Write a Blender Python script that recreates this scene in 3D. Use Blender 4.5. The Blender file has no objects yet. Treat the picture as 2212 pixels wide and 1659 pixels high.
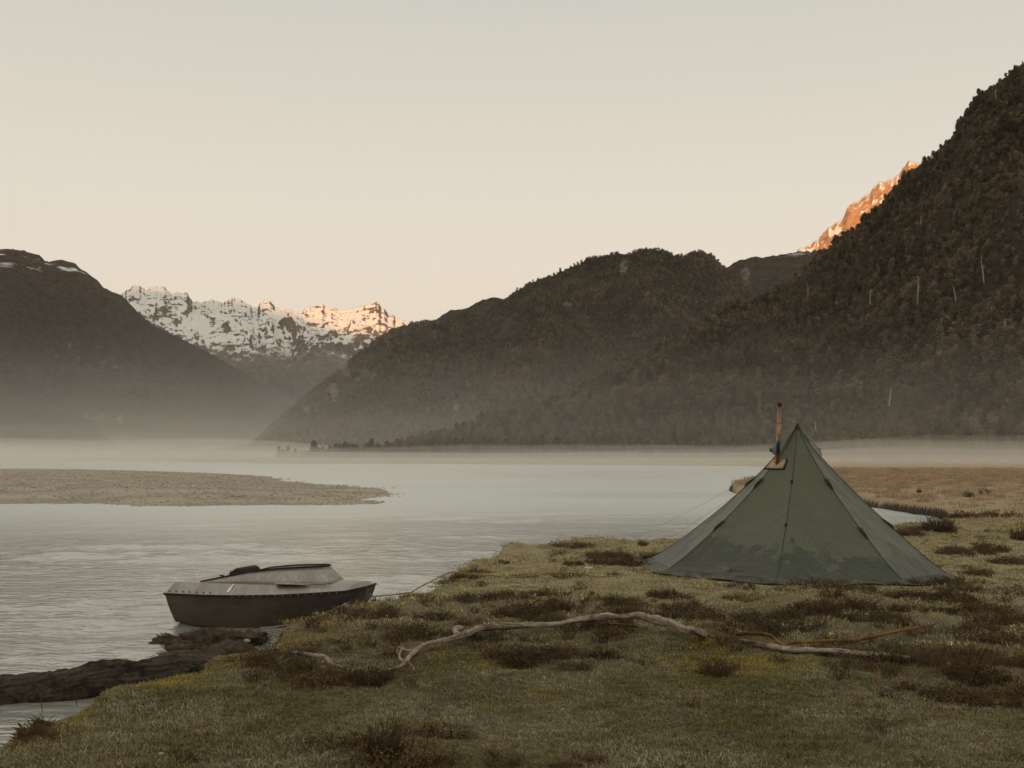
import bpy, bmesh, math, random
import numpy as np
from mathutils import Vector, Matrix

rng = np.random.default_rng(7)
random.seed(7)
S = bpy.context.scene
R = math.radians

# ------------------------------------------------------------------ camera
HC = 2.1            # eye height above the tent terrace, metres
F = 2335.0          # focal length in pixels of a 2212 px wide picture
PITCH = math.atan(150.5 / F)
WATER = -0.85
cam_d = bpy.data.cameras.new('camera')
cam_d.sensor_width = 36
cam_d.lens = F / 2212 * 36
cam_d.clip_start = 0.1
cam_d.clip_end = 80000
cam = bpy.data.objects.new('camera', cam_d)
cam.location = (0, 0, HC)
cam.rotation_euler = (math.pi / 2 + PITCH, 0, 0)
S.collection.objects.link(cam)
S.camera = cam

# ------------------------------------------------------------------ sky, sun, exposure
SUN_EL = R(1.5)
SUN_AZ = R(186)      # compass bearing of the sun, measured from +Y towards +X
W = bpy.data.worlds.new('World')
S.world = W
W.use_nodes = True
wn = W.node_tree.nodes
wl = W.node_tree.links
wn.clear()
sky = wn.new('ShaderNodeTexSky')
sky.sky_type = 'NISHITA'
sky.sun_disc = False
sky.sun_elevation = R(4)
sky.sun_rotation = SUN_AZ
sky.air_density = 1.0
sky.dust_density = 2.0
tc = wn.new('ShaderNodeTexCoord')
sx = wn.new('ShaderNodeSeparateXYZ')
wl.new(tc.outputs['Generated'], sx.inputs[0])
rp = wn.new('ShaderNodeValToRGB')
cr = rp.color_ramp
cr.elements[0].position = 0.0
cr.elements[0].color = (1.02, 0.82, 0.64, 1)
cr.elements[1].position = 1.0
cr.elements[1].color = (0.74, 0.73, 0.65, 1)
for p, c in ((0.10, (0.99, 0.83, 0.67, 1)), (0.22, (0.92, 0.82, 0.69, 1)), (0.40, (0.74, 0.71, 0.62, 1))):
    e = cr.elements.new(p)
    e.color = c
wl.new(sx.outputs['Z'], rp.inputs[0])
sc_ = wn.new('ShaderNodeMixRGB')
sc_.blend_type = 'MULTIPLY'
sc_.inputs[0].default_value = 1
sc_.inputs[2].default_value = (0.12, 0.12, 0.12, 1)
wl.new(sky.outputs[0], sc_.inputs[1])
mx = wn.new('ShaderNodeMixRGB')
mx.inputs[0].default_value = 0.82
wl.new(sc_.outputs[0], mx.inputs[1])
wl.new(rp.outputs[0], mx.inputs[2])
bg = wn.new('ShaderNodeBackground')
bg.inputs['Strength'].default_value = 1.0
wl.new(mx.outputs[0], bg.inputs[0])
wo = wn.new('ShaderNodeOutputWorld')
wl.new(bg.outputs[0], wo.inputs[0])

sun_d = bpy.data.lights.new('sun', 'SUN')
sun_d.energy = 5.0
sun_d.angle = R(0.5)
sun_d.color = (1.0, 0.47, 0.17)
sun = bpy.data.objects.new('sun', sun_d)
to_sun = Vector((math.sin(SUN_AZ) * math.cos(SUN_EL), math.cos(SUN_AZ) * math.cos(SUN_EL), math.sin(SUN_EL)))
sun.rotation_euler = (-to_sun).to_track_quat('-Z', 'Y').to_euler()
S.collection.objects.link(sun)

S.view_settings.view_transform = 'Standard'
S.view_settings.look = 'None'
S.view_settings.gamma = 1
S.view_settings.exposure = 0.0
S.render.engine = 'CYCLES'
cy = S.cycles
cy.use_adaptive_sampling = True
cy.adaptive_threshold = 0.018
cy.use_denoising = True
cy.denoiser = 'OPENIMAGEDENOISE'
cy.max_bounces = 6
cy.diffuse_bounces = 2
cy.glossy_bounces = 3
cy.transmission_bounces = 3
cy.volume_bounces = 1
cy.transparent_max_bounces = 8
cy.caustics_reflective = False
cy.caustics_refractive = False
cy.sample_clamp_indirect = 4

# ------------------------------------------------------------------ numeric helpers
cp, sp_ = math.cos(PITCH), math.sin(PITCH)


def ray(px, py):
    u = (np.asarray(px, float) - 1106.0) / F
    v = (829.5 - np.asarray(py, float)) / F
    return u, cp - sp_ * v, sp_ + cp * v


def img(px, py, z=0.0):
    """point of the level z that the picture shows at px, py (2212 x 1659)"""
    dx, dy, dz = ray(px, py)
    k = (z - HC) / dz
    return Vector((float(dx * k), float(dy * k), float(z)))


def imgd(px, py, D):
    """point at forward distance D that the picture shows at px, py"""
    dx, dy, dz = ray(px, py)
    k = D / dy
    return Vector((float(dx * k), float(D), float(HC + dz * k)))


def proj(x, y, z):
    zz = z - HC
    fw = cp * y + sp_ * zz
    up = -sp_ * y + cp * zz
    fw = np.where(np.abs(fw) < 1e-6, 1e-6, fw)
    return 1106 + F * x / fw, 829.5 - F * up / fw


def azel(px, py):
    dx, dy, dz = ray(px, py)
    return np.arctan2(dx, dy), dz / np.hypot(dx, dy)


def hash2(ix, iy, seed):
    h = (ix.astype(np.int64) * 374761393 + iy.astype(np.int64) * 668265263 + seed * 1442695041) & 0x7fffffff
    h = ((h ^ (h >> 13)) * 1274126177) & 0x7fffffff
    h = h ^ (h >> 16)
    return (h & 0xffff) / 32767.5 - 1.0


def vn(x, y, seed=0):
    x = np.asarray(x, float)
    y = np.asarray(y, float)
    ix, iy = np.floor(x), np.floor(y)
    fx, fy = x - ix, y - iy
    ux = fx * fx * fx * (fx * (fx * 6 - 15) + 10)
    uy = fy * fy * fy * (fy * (fy * 6 - 15) + 10)
    a = hash2(ix, iy, seed)
    b = hash2(ix + 1, iy, seed)
    c = hash2(ix, iy + 1, seed)
    d = hash2(ix + 1, iy + 1, seed)
    return (a * (1 - ux) + b * ux) * (1 - uy) + (c * (1 - ux) + d * ux) * uy


def fbm(x, y, oct=4, seed=0, gain=0.5):
    s, a, t = 0, 1.0, 0
    for i in range(oct):
        s = s + a * vn(x * 2 ** i + 17.3 * i, y * 2 ** i - 9.1 * i, seed + i)
        t += a
        a *= gain
    return s / t


def ridged(x, y, oct=4, seed=0, gain=0.5):
    s, a, t = 0, 1.0, 0
    for i in range(oct):
        n = 1 - np.abs(vn(x * 2 ** i + 31.7 * i, y * 2 ** i + 5.3 * i, seed + i))
        s = s + a * n * n
        t += a
        a *= gain
    return s / t


def sstep(a, b, x):
    t = np.clip((np.asarray(x, float) - a) / (b - a), 0, 1)
    return t * t * (3 - 2 * t)


def poly_sd(x, y, P):
    """signed distance to a polygon, positive inside"""
    P = np.asarray(P, float)
    d2 = np.full(x.shape, 1e30)
    ins = np.zeros(x.shape, bool)
    n = len(P)
    for i in range(n):
        ax, ay = P[i]
        bx, by = P[(i + 1) % n]
        ex, ey = bx - ax, by - ay
        L = ex * ex + ey * ey + 1e-12
        t = np.clip(((x - ax) * ex + (y - ay) * ey) / L, 0, 1)
        qx, qy = x - ax - t * ex, y - ay - t * ey
        d2 = np.minimum(d2, qx * qx + qy * qy)
        c = ((ay > y) != (by > y)) & (x < (bx - ax) * (y - ay) / ((by - ay) if by != ay else 1e-12) + ax)
        ins ^= c
    d = np.sqrt(d2)
    return np.where(ins, d, -d)


# ------------------------------------------------------------------ object helpers
def link(o, parent=None):
    S.collection.objects.link(o)
    if parent is not None:
        o.parent = parent
    return o


def tag(o, label=None, cat=None, group=None, kind=None):
    if label:
        o['label'] = label
    if cat:
        o['category'] = cat
    if group:
        o['group'] = group
    if kind:
        o['kind'] = kind
    return o


def empty(name, loc=(0, 0, 0), rz=0.0):
    o = bpy.data.objects.new(name, None)
    o.location = loc
    o.rotation_euler = (0, 0, rz)
    o.empty_display_size = 0.1
    return link(o)


def mesh_obj(name, V, Fc, mats=None, parent=None, smooth=False, mi=None, do_link=True):
    me = bpy.data.meshes.new(name)
    V = np.asarray(V, float)
    me.from_pydata([tuple(v) for v in V] if len(V) < 2000 else V.tolist(), [], [tuple(f) for f in Fc])
    if mats is not None:
        for m in (mats if isinstance(mats, (list, tuple)) else [mats]):
            me.materials.append(m)
    if mi is not None:
        me.polygons.foreach_set('material_index', np.asarray(mi, np.int32))
    if smooth:
        me.polygons.foreach_set('use_smooth', np.ones(len(me.polygons), bool))
    me.update()
    o = bpy.data.objects.new(name, me)
    if do_link:
        link(o, parent)
    return o


def grid_mesh(name, X, Y, Z, mats, smooth=True, wrap=False):
    """X, Y, Z arrays (n, m); fast grid"""
    n, m = X.shape
    co = np.stack([X, Y, Z], -1).reshape(-1, 3).astype(np.float32)
    i = np.arange(n - 1)[:, None]
    jn = m if wrap else m - 1
    j = np.arange(jn)[None, :]
    j2 = (j + 1) % m
    q = np.stack([i * m + j, i * m + j2, (i + 1) * m + j2, (i + 1) * m + j], -1).reshape(-1, 4)
    me = bpy.data.meshes.new(name)
    me.vertices.add(len(co))
    me.vertices.foreach_set('co', co.ravel())
    me.loops.add(q.size)
    me.loops.foreach_set('vertex_index', q.ravel().astype(np.int32))
    me.polygons.add(len(q))
    me.polygons.foreach_set('loop_start', np.arange(0, q.size, 4, dtype=np.int32))
    me.polygons.foreach_set('use_smooth', np.full(len(q), smooth, bool))
    for mt in (mats if isinstance(mats, (list, tuple)) else [mats]):
        me.materials.append(mt)
    me.update(calc_edges=True)
    me.validate()
    o = bpy.data.objects.new(name, me)
    return link(o)


def add_attr(o, name, arr):
    a = o.data.attributes.new(name, 'FLOAT', 'POINT')
    a.data.foreach_set('value', np.asarray(arr, np.float32).ravel())


class MB:
    """collects shapes into one mesh"""

    def __init__(s):
        s.V, s.F, s.M = [], [], []

    def add(s, V, Fc, m=0):
        b = len(s.V)
        s.V += [tuple(v) for v in V]
        s.F += [tuple(i + b for i in f) for f in Fc]
        s.M += [m] * len(Fc)

    def box(s, c, d, rot=None, m=0):
        v = []
        for x in (-.5, .5):
            for y in (-.5, .5):
                for z in (-.5, .5):
                    p = Vector((x * d[0], y * d[1], z * d[2]))
                    if rot:
                        p = rot @ p
                    v.append(Vector(c) + p)
        s.add(v, [(0, 1, 3, 2), (4, 6, 7, 5), (0, 4, 5, 1), (2, 3, 7, 6), (0, 2, 6, 4), (1, 5, 7, 3)], m)

    def tube(s, pts, rad, k=8, m=0, cap=True, jit=0.0, rnd=None):
        pts = [Vector(p) for p in pts]
        n = len(pts)
        if not isinstance(rad, (list, tuple, np.ndarray)):
            rad = [rad] * n
        T = [(pts[min(i + 1, n - 1)] - pts[max(i - 1, 0)]).normalized() for i in range(n)]
        up = Vector((0, 0, 1)) if abs(T[0].z) < .9 else Vector((1, 0, 0))
        N = T[0].cross(up).normalized()
        V = []
        for i in range(n):
            N = (N - T[i] * N.dot(T[i]))
            if N.length < 1e-6:
                N = T[i].orthogonal()
            N.normalize()
            B = T[i].cross(N)
            for j in range(k):
                a = 2 * math.pi * j / k
                r = rad[i] * (1 + (jit * 1.6 * float(vn(min(j, k - j) * 1.31 + k * 2.7, i * .14 + j * .01, k)) + jit * .3 * (rnd.random() * 2 - 1) if jit else 0))
                V.append(pts[i] + (N * math.cos(a) + B * math.sin(a)) * r)
        Fc = []
        for i in range(n - 1):
            for j in range(k):
                Fc.append((i * k + j, i * k + (j + 1) % k, (i + 1) * k + (j + 1) % k, (i + 1) * k + j))
        if cap:
            Fc.append(tuple(range(k - 1, -1, -1)))
            Fc.append(tuple((n - 1) * k + j for j in range(k)))
        s.add(V, Fc, m)

    def build(s, name, mats, parent=None, smooth=False, do_link=True):
        return mesh_obj(name, s.V, s.F, mats, parent, smooth, s.M, do_link)


def spline(P, n):
    """Catmull-Rom through points, n samples per span"""
    P = [Vector(p) for p in P]
    out = []
    for i in range(len(P) - 1):
        p0, p1, p2, p3 = P[max(i - 1, 0)], P[i], P[i + 1], P[min(i + 2, len(P) - 1)]
        for k in range(n):
            t = k / n
            out.append(0.5 * ((2 * p1) + (p2 - p0) * t + (2 * p0 - 5 * p1 + 4 * p2 - p3) * t * t + (3 * p1 - p0 - 3 * p2 + p3) * t ** 3))
    out.append(P[-1])
    return out


# ------------------------------------------------------------------ material helpers
class NT:
    def __init__(s, name):
        s.m = bpy.data.materials.new(name)
        s.m.use_nodes = True
        s.t = s.m.node_tree
        s.t.nodes.clear()
        s.out = s.t.nodes.new('ShaderNodeOutputMaterial')

    def n(s, typ, **kw):
        nd = s.t.nodes.new(typ)
        for k, v in kw.items():
            setattr(nd, k, v)
        return nd

    def l(s, a, b):
        s.t.links.new(a, b)

    def val(s, x):
        return x

    def put(s, sock, x):
        if isinstance(x, bpy.types.NodeSocket):
            s.l(x, sock)
        elif x is not None:
            if hasattr(sock.default_value, '__len__') and not hasattr(x, '__len__'):
                x = (x, x, x)
            if hasattr(x, '__len__') and len(x) == 3 and len(sock.default_value) == 4:
                x = (*x, 1)
            sock.default_value = x

    def math(s, op, a, b=None, c=None, clamp=False):
        nd = s.n('ShaderNodeMath', operation=op, use_clamp=clamp)
        s.put(nd.inputs[0], a)
        if b is not None:
            s.put(nd.inputs[1], b)
        if c is not None:
            s.put(nd.inputs[2], c)
        return nd.outputs[0]

    def mix(s, f, a, b, blend='MIX'):
        nd = s.n('ShaderNodeMixRGB', blend_type=blend)
        s.put(nd.inputs[0], f)
        s.put(nd.inputs[1], a)
        s.put(nd.inputs[2], b)
        return nd.outputs[0]

    def rng(s, x, a, b, c=0.0, d=1.0):
        nd = s.n('ShaderNodeMapRange', interpolation_type='SMOOTHSTEP')
        s.put(nd.inputs[0], x)
        nd.inputs[1].default_value = a
        nd.inputs[2].default_value = b
        nd.inputs[3].default_value = c
        nd.inputs[4].default_value = d
        return nd.outputs[0]

    def pos(s):
        return s.n('ShaderNodeNewGeometry').outputs['Position']

    def obj(s):
        return s.n('ShaderNodeTexCoord').outputs['Object']

    def noise(s, vec, scale, detail=4, rough=.55, stretch=None, dist=0.0):
        if stretch:
            mp = s.n('ShaderNodeMapping')
            s.l(vec, mp.inputs[0])
            mp.inputs['Scale'].default_value = stretch
            vec = mp.outputs[0]
        nd = s.n('ShaderNodeTexNoise')
        s.l(vec, nd.inputs['Vector'])
        nd.inputs['Scale'].default_value = scale
        nd.inputs['Detail'].default_value = detail
        nd.inputs['Roughness'].default_value = rough
        nd.inputs['Distortion'].default_value = dist
        return nd.outputs['Fac']

    def attr(s, name):
        return s.n('ShaderNodeAttribute', attribute_name=name).outputs['Fac']

    def bump(s, h, strength=.5, dist=.1, normal=None):
        nd = s.n('ShaderNodeBump')
        s.put(nd.inputs['Strength'], strength)
        nd.inputs['Distance'].default_value = dist
        s.l(h, nd.inputs['Height'])
        if normal is not None:
            s.l(normal, nd.inputs['Normal'])
        return nd.outputs[0]

    def bsdf(s, color, rough=.8, normal=None, metal=0.0, spec=.3, **kw):
        b = s.n('ShaderNodeBsdfPrincipled')
        s.put(b.inputs['Base Color'], color)
        s.put(b.inputs['Roughness'], rough)
        s.put(b.inputs['Metallic'], metal)
        b.inputs['Specular IOR Level'].default_value = spec
        for k, v in kw.items():
            s.put(b.inputs[k], v)
        if normal is not None:
            s.l(normal, b.inputs['Normal'])
        return b.outputs[0]

    def done(s, shader):
        s.l(shader, s.out.inputs['Surface'])
        return s.m

    def rand(s):
        return s.n('ShaderNodeObjectInfo').outputs['Random']


def simple(name, col, rough=.8, metal=0.0, spec=.3, var=.25, scale=8, bump=0.0, bscale=40):
    t = NT(name)
    o = t.obj()
    nz = t.noise(o, scale, 5)
    c = t.mix(t.rng(nz, .3, .7), tuple(x * (1 - var) for x in col), tuple(x * (1 + var) for x in col))
    nrm = t.bump(t.noise(o, bscale, 4), bump, .01) if bump else None
    return t.done(t.bsdf(c, rough, nrm, metal, spec))

# ================================================================== LAND AND WATER
def P2(pts, z=0.0):
    return [(img(a, b, z).x, img(a, b, z).y) for a, b in pts]


BANK_EDGE = [(0, 1601), (62, 1592), (78, 1578), (92, 1556), (140, 1528), (200, 1500), (262, 1478), (330, 1455),
             (440, 1420), (520, 1398), (562, 1386), (585, 1362), (620, 1343), (700, 1320), (800, 1294), (850, 1283), (900, 1270),
             (935, 1255), (965, 1240), (1000, 1224), (1050, 1206), (1075, 1193), (1100, 1186), (1160, 1175), (1230, 1168), (1300, 1165),
             (1400, 1163), (1480, 1160), (1560, 1150), (1700, 1140), (1820, 1132), (1905, 1125), (1950, 1118), (1985, 1117),
             (2030, 1112)]
COVE_FAR = [(2050, 1100), (2010, 1090), (1960, 1083), (1900, 1076), (1850, 1071), (1750, 1062), (1650, 1056), (1590, 1050), (1575, 1044),
            (1600, 1036), (1640, 1027), (1680, 1018)]
L1 = [(-60, -30), (-30, -4), (-14, 5), (-7, 7.3)] + P2(BANK_EDGE) + P2(COVE_FAR, -.3)
x_, y_ = L1[-1]
L1 += [(x_ + 40, y_ + 150), (x_ + 30, 420), (900, 460), (900, -500), (-60, -500)]
L2 = P2([(-900, 1083), (-300, 1085), (0, 1086), (120, 1087), (250, 1090), (440, 1092), (600, 1090), (720, 1089), (790, 1086), (812, 1081), (795, 1077), (815, 1070), (843, 1060),
         (800, 1053), (760, 1050), (700, 1046), (640, 1040), (600, 1034), (560, 1028), (510, 1024), (450, 1022), (330, 1018), (200, 1016), (0, 1014), (-300, 1013), (-900, 1012)], -.82)
L3 = P2([(640, 1019), (800, 1024), (925, 1027), (1128, 1036), (1400, 1044), (1540, 1047), (1540, 1032), (1400, 1022), (1128, 1013), (800, 1009), (640, 1012)], -.82)
L4 = P2([(-1500, 989), (-300, 990), (0, 992), (300, 995), (600, 999), (735, 1000), (1100, 1001), (1400, 1003), (1700, 1006)], -.6)
L4 += [(700, 420), (16000, 2000), (16000, 16000), (-16000, 16000), (-16000, 1200)]

HUMMOCKS = []   # x, y, height, radius x, radius y
for px, py, h, rx, ry in ((1530, 1384, .16, .42, .5), (1500, 1400, .08, .6, .5), (640, 1352, .05, .5, .7), (1110, 1192, .22, .55, .5), (1050, 1222, .12, .5, .6), (260, 1500, .06, .8, .5),
                          (95, 1585, .10, .35, .3), (900, 1480, .06, 1.2, .6), (1790, 1300, .12, .9, .7), (1560, 1240, -.02, .5, .5), (2100, 1470, .10, 1.0, .6), (880, 1640, .10, .7, .35), (1140, 1275, -.06, .55, .5),
                          (1250, 1170, .12, 1.1, .6)):
    v = img(px, py)
    HUMMOCKS.append((v.x, v.y, h, rx, ry))


def land(x, y):
    """height of the ground and the four land masks"""
    x = np.asarray(x, float)
    y = np.asarray(y, float)
    r = np.hypot(x, y)
    wob = .16 * vn(x * 1.3, y * 1.3, 3) + .07 * vn(x * 4, y * 4, 4)
    far = sstep(25, 70, r)
    d1 = poly_sd(x, y, L1) + wob * (1 - .4 * far)
    d2 = poly_sd(x, y, L2) + 1.2 * vn(x * .2, y * .2, 8) + .4 * vn(x * .9, y * .9, 9)
    d3 = poly_sd(x, y, L3) + 2 * vn(x * .12, y * .12, 11)
    d4 = poly_sd(x, y, L4) + 8 * vn(x * .03, y * .03, 12)
    top = -.3 * sstep(26, 60, r) - .10 * sstep(6.2, 9.5, x) * (1 - far)
    top = top + .05 * fbm(x * .55, y * .55, 4, 21) * sstep(.0, 2.0, d1) + .018 * fbm(x * 3, y * 3, 3, 25)
    for hx, hy, h, rx, ry in HUMMOCKS:
        q = ((x - hx) / rx) ** 2 + ((y - hy) / ry) ** 2
        top = top + h * np.exp(-q * 1.4) * np.where(d1 > -.3, 1, 0)
    low = WATER - .55
    prof = sstep(-.42, .20, d1)
    z1 = low + (top - low) * prof - .05 * np.exp(-np.clip(d1, 0, 9) / .35) * prof
    # the slumped foot of the bank under the boat
    foot = poly_sd(x, y, P2([(330, 1372), (420, 1372), (545, 1368), (700, 1330), (800, 1300), (700, 1330), (600, 1360), (560, 1400), (420, 1440), (330, 1440)], WATER + .05))
    zf = WATER + .04 * sstep(-.6, .9, foot) - .2 * sstep(.2, -1.2, foot) + .06 * fbm(x * 2, y * 2, 3, 31)
    z1 = np.where(r < 30, np.maximum(z1, zf), z1)
    z2 = WATER + np.clip(d2 * .035, -.6, .5) + .02 * vn(x * .8, y * .8, 41)
    z3 = WATER + np.clip(d3 * .03, -.6, -.05)
    z4 = WATER + np.clip(d4 * .02, -.6, .9) + np.clip(d4 - 200, 0, 3000) * .004
    z = np.maximum(np.maximum(z1, z2), np.maximum(z3, z4))
    gravel = ((z2 >= z - 1e-6) | (z3 >= z - 1e-6)) * 1.0
    return z, d1, gravel, z4 >= z - 1e-6


def gz(x, y):
    z, *_ = land(np.array([x]), np.array([y]))
    return float(z[0])


# masks of brown heath on the terrace, by where they lie
HEATH = [(1850, 1325, 460, 80), (2120, 1430, 200, 110), (1180, 1395, 260, 60), (850, 1345, 200, 60), (720, 1440, 210, 55), (1800, 1380, 380, 60), (1950, 1450, 200, 60), (1400, 1330, 250, 40), (1080, 1350, 200, 50), (1100, 1640, 60, 20), (1250, 1650, 80, 20), (1330, 1210, 130, 16),
         (1150, 1305, 160, 40), (2110, 1190, 60, 16), (880, 1620, 190, 60), (1450, 1430, 120, 40), (560, 1420, 60, 35), (2000, 1142, 60, 10), (1950, 1275, 260, 25), (1620, 1290, 200, 25)]
YELLOW = [(1050, 1480, 190, 55), (1540, 1375, 110, 35), (1600, 1430, 200, 50), (640, 1360, 110, 40), (330, 1470, 160, 30), (110, 1570, 70, 35)]


def imask(px, py, E):
    m = np.zeros_like(px)
    for a, b, ra, rb in E:
        m = np.maximum(m, 1 - sstep(.35, 1.15, np.sqrt(((px - a) / ra) ** 2 + ((py - b) / rb) ** 2)))
    return m


fr = np.concatenate([np.linspace(-60, -38, 26)[:-1], np.linspace(-38, 38, 620), np.linspace(38, 60, 26)[1:], np.linspace(60, 300, 90)[1:-1]])
AZ = np.radians(fr)
RR = np.concatenate([np.geomspace(.6, 4, 12)[:-1], np.geomspace(4, 70, 300)[:-1], np.geomspace(70, 14500, 130)])
RG, AG = np.meshgrid(RR, AZ, indexing='ij')
GX, GY = RG * np.sin(AG), RG * np.cos(AG)
GZ, GD1, GGR, GPL = land(GX, GY)

# ---- ground material
t = NT('ground_cover_earth')
p = t.pos()
n1 = t.noise(p, .9, 5)
n2 = t.noise(p, 7, 6, .65)
n3 = t.noise(p, 45, 4, .7)
soil = t.mix(n2, (.022, .016, .010), (.055, .040, .024))
turf = t.mix(t.rng(n1, .35, .65), (.085, .072, .036), (.150, .120, .060))
turf = t.mix(t.math('MULTIPLY', t.rng(n3, .45, .75), .6), turf, (.045, .036, .019))
heath = t.mix(n2, (.042, .029, .016), (.105, .070, .036))
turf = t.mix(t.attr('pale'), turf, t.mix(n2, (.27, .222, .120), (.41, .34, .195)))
turf = t.mix(t.attr('heath'), turf, heath)
gold = t.mix(t.noise(p, .25, 5), (.31, .222, .135), (.43, .32, .20))
turf = t.mix(t.attr('field'), turf, gold)
grv = t.mix(t.rng(n3, .3, .7), (.38, .32, .25), (.52, .44, .345))
grv = t.mix(t.rng(t.noise(p, .22, 4), .4, .62), grv, (.33, .285, .225))
nz = t.n('ShaderNodeNewGeometry')
sp2 = t.n('ShaderNodeSeparateXYZ')
t.l(nz.outputs['Normal'], sp2.inputs[0])
steep = t.rng(sp2.outputs['Z'], .80, .55)
c = t.mix(steep, turf, soil)
c = t.mix(t.attr('soil'), c, soil)
c = t.mix(t.attr('gravel'), c, grv)
M_ground = t.done(t.bsdf(c, .95, t.bump(n3, .5, .03), 0, .15))
ground = grid_mesh('ground', GX, GY, GZ, M_ground, True, True)
tag(ground, kind='structure')
gpx, gpy = proj(GX, GY, GZ)
front = GY > 1
r_ = np.hypot(GX, GY)
nzh = fbm(GX * 1.7, GY * 1.7, 3, 51)
heathm = np.where(front & (GD1 > 0), imask(gpx, gpy, HEATH), 0) * sstep(-.15, .30, nzh)
add_attr(ground, 'heath', heathm * .75)
add_attr(ground, 'pale', sstep(12, 19, r_ + 3 * nzh) * .9)  # turf colour paled with distance to make up for weak sky light
add_attr(ground, 'field', np.clip(sstep(32, 62, r_ + 6 * nzh), 0, 1))
add_attr(ground, 'gravel', np.maximum(GGR, GPL * .6))
add_attr(ground, 'soil', np.where((GD1 < .12) & (GD1 > -9) & (r_ < 40), 1.0, 0))

# ---- river
t = NT('river_water')
p = t.pos()
a = t.noise(p, 3.2, 3, .55, (.55, 1.3, 1), .3)
nrm = t.bump(a, 1.0, .045)
sky_lift = t.attr('sky_lift')
M_water = t.done(t.bsdf(t.mix(sky_lift, (.33, .325, .285), (.56, .585, .54)), t.rng(sky_lift, 0, 1, .11, .34), nrm, 0, .5, IOR=1.8))  # milky base pales far off to stand in for reflected sky; roughness rises too
wr = np.concatenate([[.5, 2, 4, 6], np.arange(7.5, 26, .075), np.geomspace(26, 110, 300)[:-1], np.geomspace(110, 14000, 60)])
wa = np.radians(np.concatenate([np.linspace(-36, 36, 420), np.linspace(36, 324, 60)[1:-1]]))
WR, WA = np.meshgrid(wr, wa, indexing='ij')
WX, WY = WR * np.sin(WA), WR * np.cos(WA)
gust = .35 + .65 * sstep(-.35, .45, fbm(WX * .10, WY * .25, 3, 401))
flow = WX * .35 + WY
wz = .030 * fbm(WX / 1.1, (WY + .25 * WX) / .55, 3, 405, .5) + .050 * vn(WX / 3.2, (WY - .2 * WX) / 1.5, 411) + .010 * vn(WX / .45, WY / .24, 415)
fade = sstep(5, 8, WR) * (1 - sstep(32, 80, WR)) * (np.abs(np.degrees(WA)) < 36.5)
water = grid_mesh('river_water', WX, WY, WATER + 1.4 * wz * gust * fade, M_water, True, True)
add_attr(water, 'sky_lift', sstep(20, 75, WR) * (.75 + .25 * sstep(-.3, .4, fbm(WX * .05, WY * .09, 3, 431))))  # painted brightness by distance, near water kept darker so reflections show
tag(water, kind='structure')

# ================================================================== MOUNTAINS
def ddist(px, tab):
    a = np.array(tab, float)
    return np.interp(px, a[:, 0], a[:, 1])


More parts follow.
